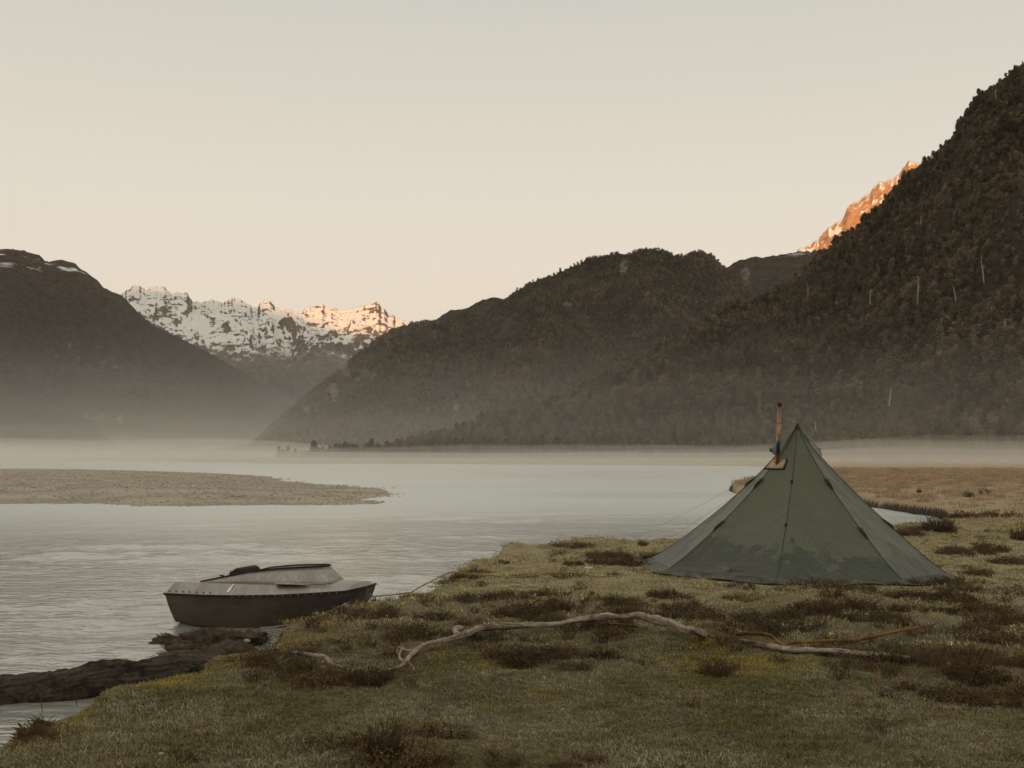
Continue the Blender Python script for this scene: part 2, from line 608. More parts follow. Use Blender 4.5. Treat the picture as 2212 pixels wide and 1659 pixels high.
def mountain(name, pts, Dr, Db, Dk, n_az, n_f, n_b, mat, amp=.12, lam=400, gul=.1, glam=300, pw=1.15, lift=0.0, seed=1, rock=(), jag=0.0, jl=40, ns=0, dip=0.0, fine=0.0):
    pts = np.array(pts, float)
    px = np.linspace(pts[0, 0], pts[-1, 0], n_az)
    py = np.interp(px, pts[:, 0], pts[:, 1])
    if jag:
        jr = np.random.default_rng(seed)
        for q_, w_ in ((1.0, 1.0), (.45, .6), (.2, .35)):
            kx = np.cumsum(jr.uniform(.5, 1.5, int((px[-1] - px[0]) / (jl * q_)) + 8)) * jl * q_ + px[0] - jl
            py = py + jag * w_ * .75 * np.interp(px, kx, jr.uniform(-1, 1, len(kx)))
    az, te = azel(px, py)
    dr = ddist(px, Dr)
    db = ddist(px, Db)
    dk = ddist(px, Dk)
    te = te - lift / dr
    tf = np.linspace(0, 1, n_f)
    tb = np.linspace(1, 2, n_b)[1:]
    T = np.concatenate([tf, tb])[:, None]
    D = np.where(T <= 1, db + (dr - db) * T, dr + (dk - dr) * (T - 1))
    X = D * np.sin(az)
    Y = D * np.cos(az)
    zr = np.maximum(te * dr, -1.0)
    if ns:
        kw = np.exp(-np.linspace(-2, 2, 2 * ns + 1) ** 2)
        zs = np.convolve(np.pad(zr, ns, mode='edge'), kw / kw.sum(), 'valid')
        zr = zs + (zr - zs) * sstep(.80, 1.0, 1 - np.abs(1 - T))
    sh = np.where(T <= 1, np.clip(T, 0, 1) ** pw, np.clip(2 - T, 0, 1) ** 1.3)
    env = np.where(T <= 1, 4 * T * (1 - T) * .85 + .12 * T, .2 * (2 - T))
    wx = X + lam * .35 * fbm(X / lam, Y / lam, 3, seed + 5)
    wy = Y + lam * .35 * fbm(X / lam + 9, Y / lam, 3, seed + 6)
    nz = ridged(wx / lam, wy / lam, 5, seed, .52) - .55
    lat = az[None, :] * dr.mean() + dip * (D - db) + .35 * (D - db) * fbm(X / (lam * 3), Y / (lam * 3), 2, seed + 7)
    gu = ridged(lat / glam, D / (glam * 6), 4, seed + 8) - .55
    Z = zr * sh + zr * env * (amp * nz + gul * gu + fine * (ridged(wx / (lam * .22), wy / (lam * .22), 4, seed + 60, .6) - .55))
    cur = ((Z - HC) / D).max(axis=0)
    k = np.where(te > .004, te / np.maximum(cur, 1e-4), 1.0) if not ns else np.ones_like(te)
    if ns:
        kk = np.exp(-np.linspace(-2.5, 2.5, ns) ** 2)
        k = np.convolve(np.pad(k, ns // 2, mode='edge'), kk / kk.sum(), 'valid')[:len(k)]
    Z = Z * k
    Z[0] = -4
    Z[-1] = -4
    o = grid_mesh(name, X, Y, Z, mat, True)
    tag(o, kind='structure')
    ipx, ipy = proj(X, Y, Z)
    rk = np.zeros_like(Z)
    for a, b, ra, rb in rock:
        q = np.sqrt(((ipx - a) / ra) ** 2 + ((ipy - b) / rb) ** 2) + .45 * fbm(ipx / 9, ipy / 14, 3, seed + 40)
        rk = np.maximum(rk, 1 - sstep(.6, 1.1, q))
    rk = rk * (T <= 1.02)
    add_attr(o, 'rock', rk)
    return dict(o=o, X=X, Y=Y, Z=Z, T=np.broadcast_to(T, Z.shape), rock=rk, nf=n_f)


def rock_col(t, p, sc):
    a = t.noise(p, sc, 6, .62)
    return t.mix(t.rng(a, .3, .7), (.13, .10, .072), (.32, .25, .18))


# forest floor
t = NT('forest_floor')
p = t.pos()
c = t.mix(t.rng(t.noise(p, .03, 5), .35, .65), (.034, .029, .018), (.060, .047, .030))
c = t.mix(t.math('MULTIPLY', t.attr('rock'), t.rng(t.noise(p, .07, 5, .7, (1, 1, .35)), .40, .60)), c, rock_col(t, p, .12))
M_floor = t.done(t.bsdf(c, .95, t.bump(t.noise(p, .12, 5, .7), .8, 4), 0, .1))

# far bush covered slopes (too far away for single trees)
t = NT('far_bush_slope')
p = t.pos()
sp3 = t.n('ShaderNodeSeparateXYZ')
t.l(p, sp3.inputs[0])
geo = t.n('ShaderNodeNewGeometry')
sn = t.n('ShaderNodeSeparateXYZ')
t.l(geo.outputs['Normal'], sn.inputs[0])
big = t.noise(p, .0022, 5, .6)
fine = t.noise(p, .045, 4, .7)
bush = t.mix(t.rng(fine, .35, .65), (.030, .028, .020), (.075, .062, .044))
scrub = t.mix(t.rng(fine, .3, .7), (.055, .036, .025), (.105, .070, .048))
alt = t.math('ADD', sp3.outputs['Z'], t.math('MULTIPLY', t.math('SUBTRACT', big, .5), 500))
c = t.mix(t.rng(alt, 560, 760), bush, scrub)
snowf = t.math('MULTIPLY', t.rng(alt, 700, 800), t.rng(t.noise(p, .011, 5, .62, (.5, .5, 3.0)), .585, .625))
c = t.mix(t.math('MULTIPLY', t.attr('rock'), t.rng(t.noise(p, .03, 4, .7, (1, 1, .4)), .42, .60)), c, (.24, .185, .135))
c = t.mix(snowf, c, (.80, .82, .86))
M_far = t.done(t.bsdf(c, .95, t.bump(t.math('ADD', fine, t.math('MULTIPLY', t.noise(p, .012, 4, .6), 2.0)), .9, 22), 0, .1))

# alpine rock and snow
def alpine(name, line0, line1, thr, rock_a, rock_b, lo_a, lo_b, stretch=(1, 1, 1), sc=.004, nsc=.012, rot=.45):
    t = NT(name)
    p = t.pos()
    s3 = t.n('ShaderNodeSeparateXYZ')
    t.l(p, s3.inputs[0])
    geo = t.n('ShaderNodeNewGeometry')
    sn = t.n('ShaderNodeSeparateXYZ')
    t.l(geo.outputs['Normal'], sn.inputs[0])
    mp = t.n('ShaderNodeMapping')
    t.l(p, mp.inputs[0])
    mp.inputs['Rotation'].default_value = (0, rot, 0)
    mp.inputs['Scale'].default_value = stretch
    r1 = t.noise(mp.outputs[0], nsc, 6, .66, None, .6)
    r2 = t.noise(p, sc, 5, .6)
    rk = t.mix(t.rng(t.noise(p, nsc * 1.6, 5, .7), .3, .7), rock_a, rock_b)
    low = t.mix(t.rng(r1, .35, .65), lo_a, lo_b)
    alt = t.math('ADD', s3.outputs['Z'], t.math('MULTIPLY', t.math('SUBTRACT', r2, .5), 520))
    alt = t.math('ADD', alt, t.math('MULTIPLY', t.math('SUBTRACT', r1, .5), 420))
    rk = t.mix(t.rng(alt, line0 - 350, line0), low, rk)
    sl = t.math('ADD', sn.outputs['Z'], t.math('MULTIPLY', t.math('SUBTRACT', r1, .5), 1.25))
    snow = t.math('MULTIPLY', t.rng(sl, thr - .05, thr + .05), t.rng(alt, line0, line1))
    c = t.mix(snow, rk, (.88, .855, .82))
    return t.done(t.bsdf(c, .9, t.bump(r1, .8, 40), 0, .1))


M_snow = alpine('snow_mountain', 900, 1100, .655, (.095, .078, .068), (.22, .165, .125), (.036, .035, .035), (.062, .057, .053), (.6, .8, 1.7), .0022, .012)
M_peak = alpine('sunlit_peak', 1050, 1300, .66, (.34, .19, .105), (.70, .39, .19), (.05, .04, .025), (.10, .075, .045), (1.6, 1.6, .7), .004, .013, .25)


def zc(L, ax, bx, ay, by):
    return [(ax + x * bx, ay + y * by) for x, y in L]


# E: snow range, 12 km
E = zc([(300, 430), (400, 400), (550, 330), (630, 305), (690, 265), (745, 265), (770, 290), (870, 258), (930, 285), (985, 280), (1020, 330), (1120, 305), (1180, 318), (1260, 325), (1340, 365), (1420, 345),
        (1480, 375), (1540, 375), (1590, 395), (1650, 365), (1710, 355), (1790, 358), (1830, 380), (1890, 365), (1940, 335), (1960, 355), (1990, 340), (2040, 365), (2100, 405), (2165, 450), (2300, 540), (2500, 640)], 0, .4075, 511, .4075)
mountain('snow_mountain_range', E, [(0, 12000), (2212, 12000)], [(0, 9000), (2212, 9000)], [(0, 13800), (2212, 13800)], 560, 260, 30, M_snow, amp=.34, lam=1500, gul=.16, glam=700, pw=.9, seed=4, jag=9, jl=22, ns=41, dip=.5, fine=.10)
# C: sunlit peak, 7 km
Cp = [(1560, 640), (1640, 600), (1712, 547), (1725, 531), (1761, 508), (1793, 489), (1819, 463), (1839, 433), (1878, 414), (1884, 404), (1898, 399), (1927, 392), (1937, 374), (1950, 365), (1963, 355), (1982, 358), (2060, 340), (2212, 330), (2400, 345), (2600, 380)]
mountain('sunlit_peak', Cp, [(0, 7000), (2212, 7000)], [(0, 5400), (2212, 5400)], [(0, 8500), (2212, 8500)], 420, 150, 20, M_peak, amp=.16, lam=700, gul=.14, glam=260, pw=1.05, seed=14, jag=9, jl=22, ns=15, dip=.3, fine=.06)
# D: left mountain, 5 km
Dm = zc([(-500, 20), (-200, 40), (0, 68), (40, 65), (120, 75), (200, 95), (240, 130), (330, 122), (390, 135), (430, 170), (480, 205), (520, 235), (550, 275), (640, 310), (700, 370), (760, 430), (850, 490), (1000, 560), (1100, 610), (1200, 670), (1320, 740),
         (1420, 800), (1530, 860), (1640, 930), (1760, 1010), (1900, 1090), (2000, 1130)], 0, .4075, 511, .4075)
rocksD = [(151, 746, 5, 8), (170, 770, 5, 12), (225, 785, 7, 8), (255, 792, 10, 6), (187, 787, 4, 4), (487, 886, 9, 5), (215, 900, 12, 8), (260, 905, 8, 16), (265, 935, 4, 20), (187, 895, 4, 5), (123, 770, 4, 6)]
mountain('left_mountain', Dm, [(0, 5000), (2212, 5000)], [(0, 2300), (2212, 2600)], [(0, 6500), (2212, 6500)], 460, 200, 16, M_far, amp=.30, lam=800, gul=.26, glam=360, pw=1.0, seed=24, rock=rocksD, jag=3, jl=14)
D2 = zc([(-600, 400), (-300, 520), (0, 680), (150, 760), (350, 880), (500, 1000), (600, 1090), (640, 1130)], 0, .4075, 511, .4075)
mountain('left_spur', D2, [(-300, 2300), (300, 2000)], [(-300, 1300), (300, 1500)], [(-300, 3200), (300, 2300)], 120, 90, 10, M_far, amp=.10, lam=500, gul=.10, glam=300, pw=1.05, seed=29, jag=2, jl=14)
# far wooded hills
B2 = [(900, 720), (953, 682), (974, 671), (1002, 668), (1043, 648), (1067, 641), (1084, 644), (1150, 660), (1240, 700), (1320, 760)]
mountain('distant_hill', B2, [(0, 3800), (2212, 3800)], [(0, 3000), (2212, 3000)], [(0, 4400), (2212, 4400)], 110, 60, 8, M_far, amp=.08, lam=500, gul=.08, seed=33, jag=2, jl=12)
B3 = [(1480, 680), (1540, 610), (1571, 578), (1598, 562), (1620, 555), (1646, 557), (1672, 552), (1718, 545), (1764, 541), (1850, 525), (1960, 520), (2200, 530), (2500, 560)]
mountain('dark_far_hill', B3, [(0, 3900), (2212, 3900)], [(0, 2900), (2212, 2900)], [(0, 4600), (2212, 4600)], 260, 110, 8, M_far, amp=.10, lam=500, gul=.12, glam=260, seed=37, rock=[(1612, 600, 10, 26)], jag=3, jl=10)
# B: middle hill, two lobes
Bb = [(900, 770), (980, 700), (1047, 668), (1084, 650), (1133, 614), (1165, 600), (1190, 594), (1218, 582), (1247, 567), (1279, 549), (1324, 542), (1357, 545), (1393, 534), (1430, 537), (1455, 547), (1475, 551), (1495, 542), (1520, 543), (1540, 553), (1565, 573), (1581, 592), (1605, 612), (1660, 660), (1750, 720), (1850, 790)]
HB = mountain('wooded_hill', Bb, [(0, 2450), (2212, 2450)], [(0, 1350), (2212, 1350)], [(0, 3000), (2212, 3000)], 420, 170, 14, M_floor, amp=.26, lam=460, gul=.24, glam=250, pw=1.0, lift=9, seed=44,
              rock=[(1348, 574, 11, 20), (1375, 610, 5, 10), (1385, 625, 5, 8), (1400, 635, 4, 6)])
Bf = [(480, 985), (520, 968), (560, 942), (600, 905), (650, 855), (721, 800), (762, 767), (803, 738), (839, 710), (876, 696), (904, 688), (949, 681), (1002, 668), (1047, 660), (1084, 641), (1112, 624), (1133, 608), (1165, 595), (1185, 600), (1215, 622), (1250, 660), (1290, 712), (1340, 775), (1400, 840), (1470, 900), (1560, 950)]
HF = mountain('wooded_spur', Bf, [(480, 1500), (721, 1800), (1165, 1950), (1560, 1500)], [(480, 1000), (1560, 900)], [(480, 2000), (1560, 2300)], 460, 180, 14, M_floor, amp=.26, lam=360, gul=.24, glam=190, pw=1.0, lift=9, seed=48,
              rock=[(745, 800, 14, 22), (790, 812, 22, 16), (772, 825, 16, 16), (720, 850, 16, 27), (662, 888, 12, 14), (685, 885, 6, 8), (1225, 660, 13, 8), (1262, 680, 10, 8), (1270, 735, 6, 6), (985, 880, 12, 24), (1180, 845, 10, 8), (870, 820, 5, 8), (1040, 860, 6, 10)])
# A: near right hill
Am = [(600, 1003), (660, 994), (735, 976), (850, 955), (1000, 918), (1120, 885), (1200, 862), (1251, 842), (1333, 798), (1414, 760), (1470, 720), (1535, 684), (1604, 655), (1630, 640), (1659, 624), (1699, 604), (1718, 588), (1751, 562), (1767, 540), (1793, 528), (1816, 503), (1852, 484), (1868, 461), (1901, 441), (1923, 415), (1953, 386), (1989, 357), (2021, 333),
      (2044, 306), (2064, 272), (2073, 246), (2093, 215), (2109, 190), (2142, 168), (2184, 139), (2211, 118), (2350, 40), (2550, -40), (2800, -120)]
HA = mountain('forested_hillside', Am, [(600, 560), (900, 660), (1250, 800), (1604, 900), (2212, 1000), (2800, 1100)], [(600, 520), (735, 440), (1250, 430), (2212, 455), (2800, 460)], [(600, 640), (1604, 1300), (2800, 1700)], 420, 200, 16, M_floor, amp=.24, lam=210, gul=.22, glam=105, pw=1.0, lift=3, seed=55, ns=9,
              rock=[(1995, 775, 12, 22), (1960, 770, 7, 12), (2185, 700, 12, 24), (2190, 640, 6, 12), (1740, 880, 8, 8), (2150, 205, 6, 10), (1880, 805, 8, 8), (2030, 760, 10, 8), (1700, 990, 8, 8)])

# unseen ridge added behind the camera, crest shaped to keep sun off the valley
bx = np.linspace(-10000, 10000, 160)
by = np.linspace(-10200, -6400, 40)
BX, BY = np.meshgrid(bx, by)
Hs = np.interp(bx, [-10000, -6000, -4900, -4240, -3600, -2500, -1200, 0, 1500, 3000, 6000, 10000], [2400, 2330, 2190, 1950, 1760, 1720, 1690, 1560, 1480, 1500, 1700, 2200])
prof = 1 - np.abs((BY + 8000) / 2000)
BZ = Hs[None, :] * np.clip(prof, 0, 1) ** .9 + 70 * (ridged(BX / 900, BY / 900, 4, 71) - .6) * np.clip(prof, 0, 1)
BZ = np.where(prof <= .02, -5, BZ)
tag(grid_mesh('shadow_ridge_behind', BX, BY, BZ, M_far), kind='structure')

# ================================================================== SCATTER TOOL
def unlinked(name, objs):
    c = bpy.data.collections.new(name)
    for o in objs:
        c.objects.link(o)
    return c


def scatter(name, co, rot, scl, idx, sources, label=None, cat=None):
    """one object whose points carry copies of the source shapes (grass, gravel, far forest)"""
    co = np.asarray(co, np.float32)
    n = len(co)
    me = bpy.data.meshes.new(name)
    me.vertices.add(n)
    me.vertices.foreach_set('co', co.ravel())
    a = me.attributes.new('turn', 'FLOAT_VECTOR', 'POINT')
    a.data.foreach_set('vector', np.asarray(rot, np.float32).ravel())
    a = me.attributes.new('size', 'FLOAT_VECTOR', 'POINT')
    a.data.foreach_set('vector', np.asarray(scl, np.float32).ravel())
    a = me.attributes.new('pick', 'INT', 'POINT')
    a.data.foreach_set('value', np.asarray(idx, np.int32))
    o = link(bpy.data.objects.new(name, me))
    coll = unlinked(name + '_shapes', sources)
    g = bpy.data.node_groups.new(name, 'GeometryNodeTree')
    g.interface.new_socket('Geometry', in_out='INPUT', socket_type='NodeSocketGeometry')
    g.interface.new_socket('Geometry', in_out='OUTPUT', socket_type='NodeSocketGeometry')
    N = g.nodes
    gi, go = N.new('NodeGroupInput'), N.new('NodeGroupOutput')
    ci = N.new('GeometryNodeCollectionInfo')
    ci.inputs['Collection'].default_value = coll
    ci.inputs['Separate Children'].default_value = True
    ci.inputs['Reset Children'].default_value = True
    ip = N.new('GeometryNodeInstanceOnPoints')
    ip.inputs['Pick Instance'].default_value = True

    def na(nm, ty):
        q = N.new('GeometryNodeInputNamedAttribute')
        q.data_type = ty
        q.inputs['Name'].default_value = nm
        return [s for s in q.outputs if s.enabled and s.name == 'Attribute'][0]
    L = g.links
    L.new(gi.outputs[0], ip.inputs['Points'])
    L.new(ci.outputs[0], ip.inputs['Instance'])
    L.new(na('pick', 'INT'), ip.inputs['Instance Index'])
    L.new(na('turn', 'FLOAT_VECTOR'), ip.inputs['Rotation'])
    L.new(na('size', 'FLOAT_VECTOR'), ip.inputs['Scale'])
    L.new(ip.outputs[0], go.inputs[0])
    o.modifiers.new('scatter', 'NODES').node_group = g
    tag(o, label, cat, kind='stuff')
    return o


# ================================================================== TREES
def leaf_mat(name, dark, light, brown, br=.35):
    t = NT(name)
    r = t.rand()
    p = t.pos()
    c = t.mix(t.noise(p, .5, 3), dark, light)
    c = t.mix(t.rng(t.noise(p, .009, 4, .6), .40, .62), c, brown)
    c = t.mix(t.math('MULTIPLY', t.rng(t.noise(p, .017, 3, .6), .55, .70), .6), c, dark)
    c = t.mix(t.math('MULTIPLY', t.rng(r, 1 - br - .2, 1 - br + .25), .8), c, brown)
    v = t.math('ADD', .50, t.math('MULTIPLY', t.math('FRACT', t.math('MULTIPLY', r, 13.7)), .95))
    c = t.mix(1, c, t.n('ShaderNodeCombineXYZ').outputs[0], 'MULTIPLY') if False else t.mix(1.0, c, v, 'MULTIPLY')
    b = t.bsdf(c, .75, None, 0, .2)
    tr = t.n('ShaderNodeBsdfTranslucent')
    t.l(c, tr.inputs[0])
    ms = t.n('ShaderNodeMixShader')
    ms.inputs[0].default_value = .18
    t.l(b, ms.inputs[1])
    t.l(tr.outputs[0], ms.inputs[2])
    return t.done(ms.outputs[0])


M_leaf = leaf_mat('evergreen_leaves', (.062, .055, .029), (.140, .114, .060), (.200, .142, .088))
M_bark = simple('tree_bark', (.10, .085, .065), .9, var=.35, scale=2)
M_snag = simple('bleached_deadwood', (.42, .35, .27), .9, var=.25, scale=1.2)


def crown_mesh(name, h, w, lobes, quads, size, rnd, mat, base=.28):
    V, Fc = [], []
    L = []
    for i in range(lobes):
        a = rnd.random() * 6.28
        zz = base + (1 - base) * (i + .5) / lobes
        rad = w * .5 * (math.sin(math.pi * min(1, (zz - base) / (1 - base) * .78 + .22)) ** .8) * rnd.uniform(.25, .75)
        L.append((Vector((math.cos(a) * rad, math.sin(a) * rad, zz * h * .93)), w * rnd.uniform(.20, .34)))
    L.append((Vector((0, 0, h * .72)), w * .34))
    per = quads // len(L)
    for c, r in L:
        for _ in range(per):
            d = Vector((rnd.gauss(0, 1), rnd.gauss(0, 1), rnd.gauss(.15, .9)))
            d.normalize()
            q = c + Vector((d.x * r, d.y * r, d.z * r * .78)) * rnd.uniform(.62, 1.08)
            nrm = (d + Vector((rnd.gauss(0, .5), rnd.gauss(0, .5), rnd.gauss(.25, .4)))).normalized()
            u = nrm.orthogonal().normalized()
            u.rotate(Matrix.Rotation(rnd.random() * 6.28, 3, nrm))
            v = nrm.cross(u)
            s = size * rnd.uniform(.5, 1.25)
            k = len(V)
            V += [q + u * s + v * s * .2, q + v * s * .8 - u * s * .15, q - u * s * .9 - v * s * .1, q - v * s * .75 + u * s * .1]
            Fc.append((k, k + 1, k + 2, k + 3))
    return V, Fc


def trunk_mb(h, rad, rnd, limbs=4):
    m = MB()
    pts = [Vector((rnd.gauss(0, .06) * i, rnd.gauss(0, .06) * i, h * .82 * i / 5 - .6)) for i in range(6)]
    m.tube(pts, [rad * (1 - .14 * i) for i in range(6)], 6)
    for k in range(limbs):
        b = pts[2 + k % 3]
        a = rnd.random() * 6.28
        e = b + Vector((math.cos(a) * h * .2, math.sin(a) * h * .2, h * .2))
        m.tube([b, (b + e) / 2 + Vector((0, 0, h * .03)), e], [rad * .5, rad * .35, rad * .15], 5)
    return m


rnd = random.Random(5)
TREES = []       # (crown mesh, trunk mesh, whole-tree source object)
for i, (h, w, lo) in enumerate(((11, 8.0, 8), (13, 7.0, 9), (9, 8.5, 8), (15, 6.0, 10), (10, 6.5, 7))):
    V, Fc = crown_mesh('crown', h, w, lo, 420, .80, rnd, M_leaf)
    tk = trunk_mb(h, .24 + .05 * rnd.random(), rnd)
    co = mesh_obj('crown', V, Fc, M_leaf, do_link=False)
    to = tk.build('trunk', M_bark, do_link=False)
    whole = MB()
    whole.add(V, Fc, 0)
    whole.add(tk.V, tk.F, 1)
    wo_ = whole.build('forest_tree_%d' % i, [M_leaf, M_bark], do_link=False)
    TREES.append((co.data, to.data, wo_))
SMALL = []
for i, (h, w) in enumerate(((12, 9.5), (14, 8), (10, 10.5), (16, 8))):
    V, Fc = crown_mesh('crown', h, w, 6, 90, 1.5, rnd, M_leaf, .15)
    SMALL.append(mesh_obj('far_tree_%d' % i, V, Fc, M_leaf, do_link=False))


def on_hill(H, n, seed, tmax=1.04, tmin=.0):
    r = np.random.default_rng(seed)
    X, Y, Z, T, K = H['X'], H['Y'], H['Z'], H['T'], H['rock']
    ux, uy = X[:-1, 1:] - X[:-1, :-1], Y[:-1, 1:] - Y[:-1, :-1]
    vx, vy = X[1:, :-1] - X[:-1, :-1], Y[1:, :-1] - Y[:-1, :-1]
    A = np.abs(ux * vy - uy * vx) * ((T[:-1, :-1] < tmax) & (T[:-1, :-1] >= tmin))
    pr = A.ravel() / A.sum()
    c = r.choice(len(pr), n, p=pr)
    i, j = np.divmod(c, A.shape[1])
    a, b = r.random(n), r.random(n)

    def it(Q):
        return Q[i, j] * (1 - a) * (1 - b) + Q[i, j + 1] * (1 - a) * b + Q[i + 1, j] * a * (1 - b) + Q[i + 1, j + 1] * a * b
    x, y, z, k = it(X), it(Y), it(Z), it(K)
    keep = (k < .4) & (z > -1.5)
    return x[keep], y[keep], z[keep]


def far_forest(name, H, n, seed, smin, smax, label, zsink=1.0):
    x, y, z = on_hill(H, n, seed)
    gap = fbm(x / 70, y / 70, 3, seed) > -.42
    x, y, z = x[gap], y[gap], z[gap]
    m = len(x)
    r = np.random.default_rng(seed + 1)
    s = r.uniform(smin, smax, m) * (.85 + .5 * fbm(x / 110, y / 110, 3, seed + 3))
    tall = np.where(r.random(m) < .06, 1.35, 1.0)
    scatter(name, np.stack([x, y, z - zsink], 1), np.stack([r.normal(0, .06, m), r.normal(0, .06, m), r.random(m) * 6.28], 1), np.stack([s, s, s * r.uniform(.8, 1.15, m) * tall], 1),
            r.integers(0, len(SMALL), m), SMALL, label, 'forest')


far_forest('forest', HB, 44000, 101, .4, .85, 'dark evergreen forest covering the rounded middle hill')
far_forest('forest', HF, 42000, 103, .36, .75, 'dark evergreen forest on the spur that drops to the river flat')

# near hillside: 300 single trees that show largest, the rest as one mass
x, y, z = on_hill(HA, 21000, 107, 1.05)
r = np.random.default_rng(108)
m = len(x)
size = r.uniform(.30, .78, m) * np.where(r.random(m) < .07, 1.3, 1)
lowz = sstep(30, 2, z)
size = size * (.80 + .55 * fbm(x / 45, y / 45, 3, 131))
size = size * (1 - .30 * lowz)           # lower bush on the river flat
pick = r.integers(0, 5, m)
D = np.hypot(x, y)
ipx, ipy = proj(x, y, z + 5)
inview = (ipx > 5) & (ipx < 2205) & (ipy > 5) & (y > 0)
vis = size / D * np.where(inview, 1, 0)
# trees hidden behind the tent are left to the mass
hid = (ipx > 1560) & (ipx < 1900) & (ipy > 960)
vis = np.where(hid, 0, vis)
order = np.argsort(-vis)
single = order[:296]
mass = np.ones(m, bool)
mass[single] = False
k = mass.sum()
scatter('forest', np.stack([x, y, z - .4], 1)[mass], np.stack([r.normal(0, .05, k), r.normal(0, .05, k), r.random(k) * 6.28], 1), np.stack([size[mass], size[mass], size[mass] * r.uniform(.85, 1.2, k)], 1), pick[mass],
        [q[2] for q in TREES], 'dense olive and brown forest climbing the steep near hillside', 'forest')
LOOK = ('broad round', 'tall oval', 'low spreading', 'tall narrow', 'small rounded')


def place_of(a):
    if a < 900:
        return 'at the low wooded tip by the river'
    if a < 1150:
        return 'under the gap between the two wooded hills'
    if a < 1400:
        return 'straight behind the open river, before the tent'
    if a < 1600:
        return 'just riverward of the tent chimney'
    if a < 2000:
        return 'beyond the golden field, next to the tent'
    return 'beyond the golden field, at the frame edge'


for q in single:
    co, to, _ = TREES[pick[q]]
    e = empty('evergreen_tree', (x[q], y[q], z[q] - .4), r.random() * 6.28)
    e.scale = (size[q],) * 3
    pl_ = place_of(ipx[q])
    tag(e, '%s evergreen in the misty front row %s' % (LOOK[pick[q]], pl_), 'tree', '%s trees %s' % (LOOK[pick[q]], pl_))
    link(bpy.data.objects.new('crown', co), e)
    link(bpy.data.objects.new('trunk', to), e)

# pale dead trees standing out of the forest
def find_on(H, px, py):
    ax, ay = proj(H['X'], H['Y'], H['Z'])
    dd = (ax - px) ** 2 + (ay - py) ** 2 + np.where(H['T'] > 1, 1e6, 0)
    i = np.unravel_index(np.argmin(dd), dd.shape)
    return Vector((H['X'][i], H['Y'][i], H['Z'][i]))


def dead_tree(px, py, hpx, lab, lean=0.0, fork=False):
    b = find_on(HA, px, py)
    h = hpx / F * math.hypot(b.x, b.y)
    rr = random.Random(int(px))
    e = empty('dead_tree', b + Vector((-.5, -1.5, 3.0)))
    e.rotation_euler = (0, lean, 0)
    m = MB()
    pts = [Vector((rr.gauss(0, .05) * h * .2, 0, -4 + (h + 4) * i / 5)) for i in range(6)]
    m.tube(pts, [.42, .40, .36, .30, .22, .12], 6)
    m.build('trunk', M_snag, e)
    for k in range(3 if not fork else 5):
        a = rr.random() * 6.28
        q = pts[3 + k % 3]
        m = MB()
        en = q + Vector((math.cos(a) * h * .16, math.sin(a) * h * .16, h * rr.uniform(.1, .28)))
        m.tube([q, (q + en) / 2, en], [.15, .11, .05], 5)
        m.build('branch', M_snag, e)
    tag(e, lab, 'dead tree', 'bleached dead trees on the hillside')


for a in ((1985, 655, 40, 'tall bleached dead trunk high on the hillside above the sunlit gap', .06), (2123, 612, 34, 'pale dead trunk with forked bare top, high on the slope near the frame edge', -.08, True),
          (2005, 668, 16, 'short pale stub standing right beside the tall bleached trunk'), (2064, 660, 26, 'thin pale dead stem leaning left below the forked dead trunk', -.15),
          (2052, 740, 40, 'long thin white stem standing alone in the middle of the slope'), (1921, 872, 18, 'small V shaped pale snag low on the slope, above the mist', .1, True),
          (1880, 655, 18, 'pair of short pale snags on the upper slope, above the tent', 0, True), (1745, 640, 16, 'small grey stem on the skyline flank of the near hill'),
          (2150, 225, 20, 'pale broken trunk near the top corner of the hillside'), (1760, 940, 14, 'faint pale stem in the mist just above the tent peak'), (1990, 500, 20, 'grey dead stem at mid height under the sunlit peak'),
          (2170, 720, 16, 'small pale stub beside the rocky scar at the frame edge'), (1935, 810, 14, 'leaning pale pole under the rocky scar', .7)):
    dead_tree(*a)

# ================================================================== GRASS AND GROUND COVER
def grass_mat():
    t = NT('frosted_grass')
    p = t.pos()
    r = t.rand()
    n1 = t.noise(p, .8, 4)
    n2 = t.noise(p, 2.6, 4, .6)
    green = t.mix(n2, (.128, .113, .038), (.220, .188, .070))
    straw = t.mix(n2, (.200, .150, .064), (.330, .250, .115))
    frost = t.mix(n2, (.30, .272, .168), (.41, .37, .238))
    c = t.mix(t.rng(n1, .44, .66), green, straw)
    sp4 = t.n('ShaderNodeSeparateXYZ')
    t.l(p, sp4.inputs[0])
    fr_ = t.math('MULTIPLY', t.rng(t.noise(p, .75, 4, .6), .36, .64), t.rng(r, .2, .7, .35, .95))
    c = t.mix(fr_, c, frost)
    y = t.attr_inst if False else None
    v = t.math('ADD', .75, t.math('MULTIPLY', t.math('FRACT', t.math('MULTIPLY', r, 7.31)), .5))
    c = t.mix(1.0, c, t.math('MULTIPLY', v, t.attr('tone')), 'MULTIPLY')
    b = t.bsdf(c, .7, None, 0, .25)
    tr = t.n('ShaderNodeBsdfTranslucent')
    t.l(c, tr.inputs[0])
    ms = t.n('ShaderNodeMixShader')
    ms.inputs[0].default_value = .25
    t.l(b, ms.inputs[1])
    t.l(tr.outputs[0], ms.inputs[2])
    return t.done(ms.outputs[0])


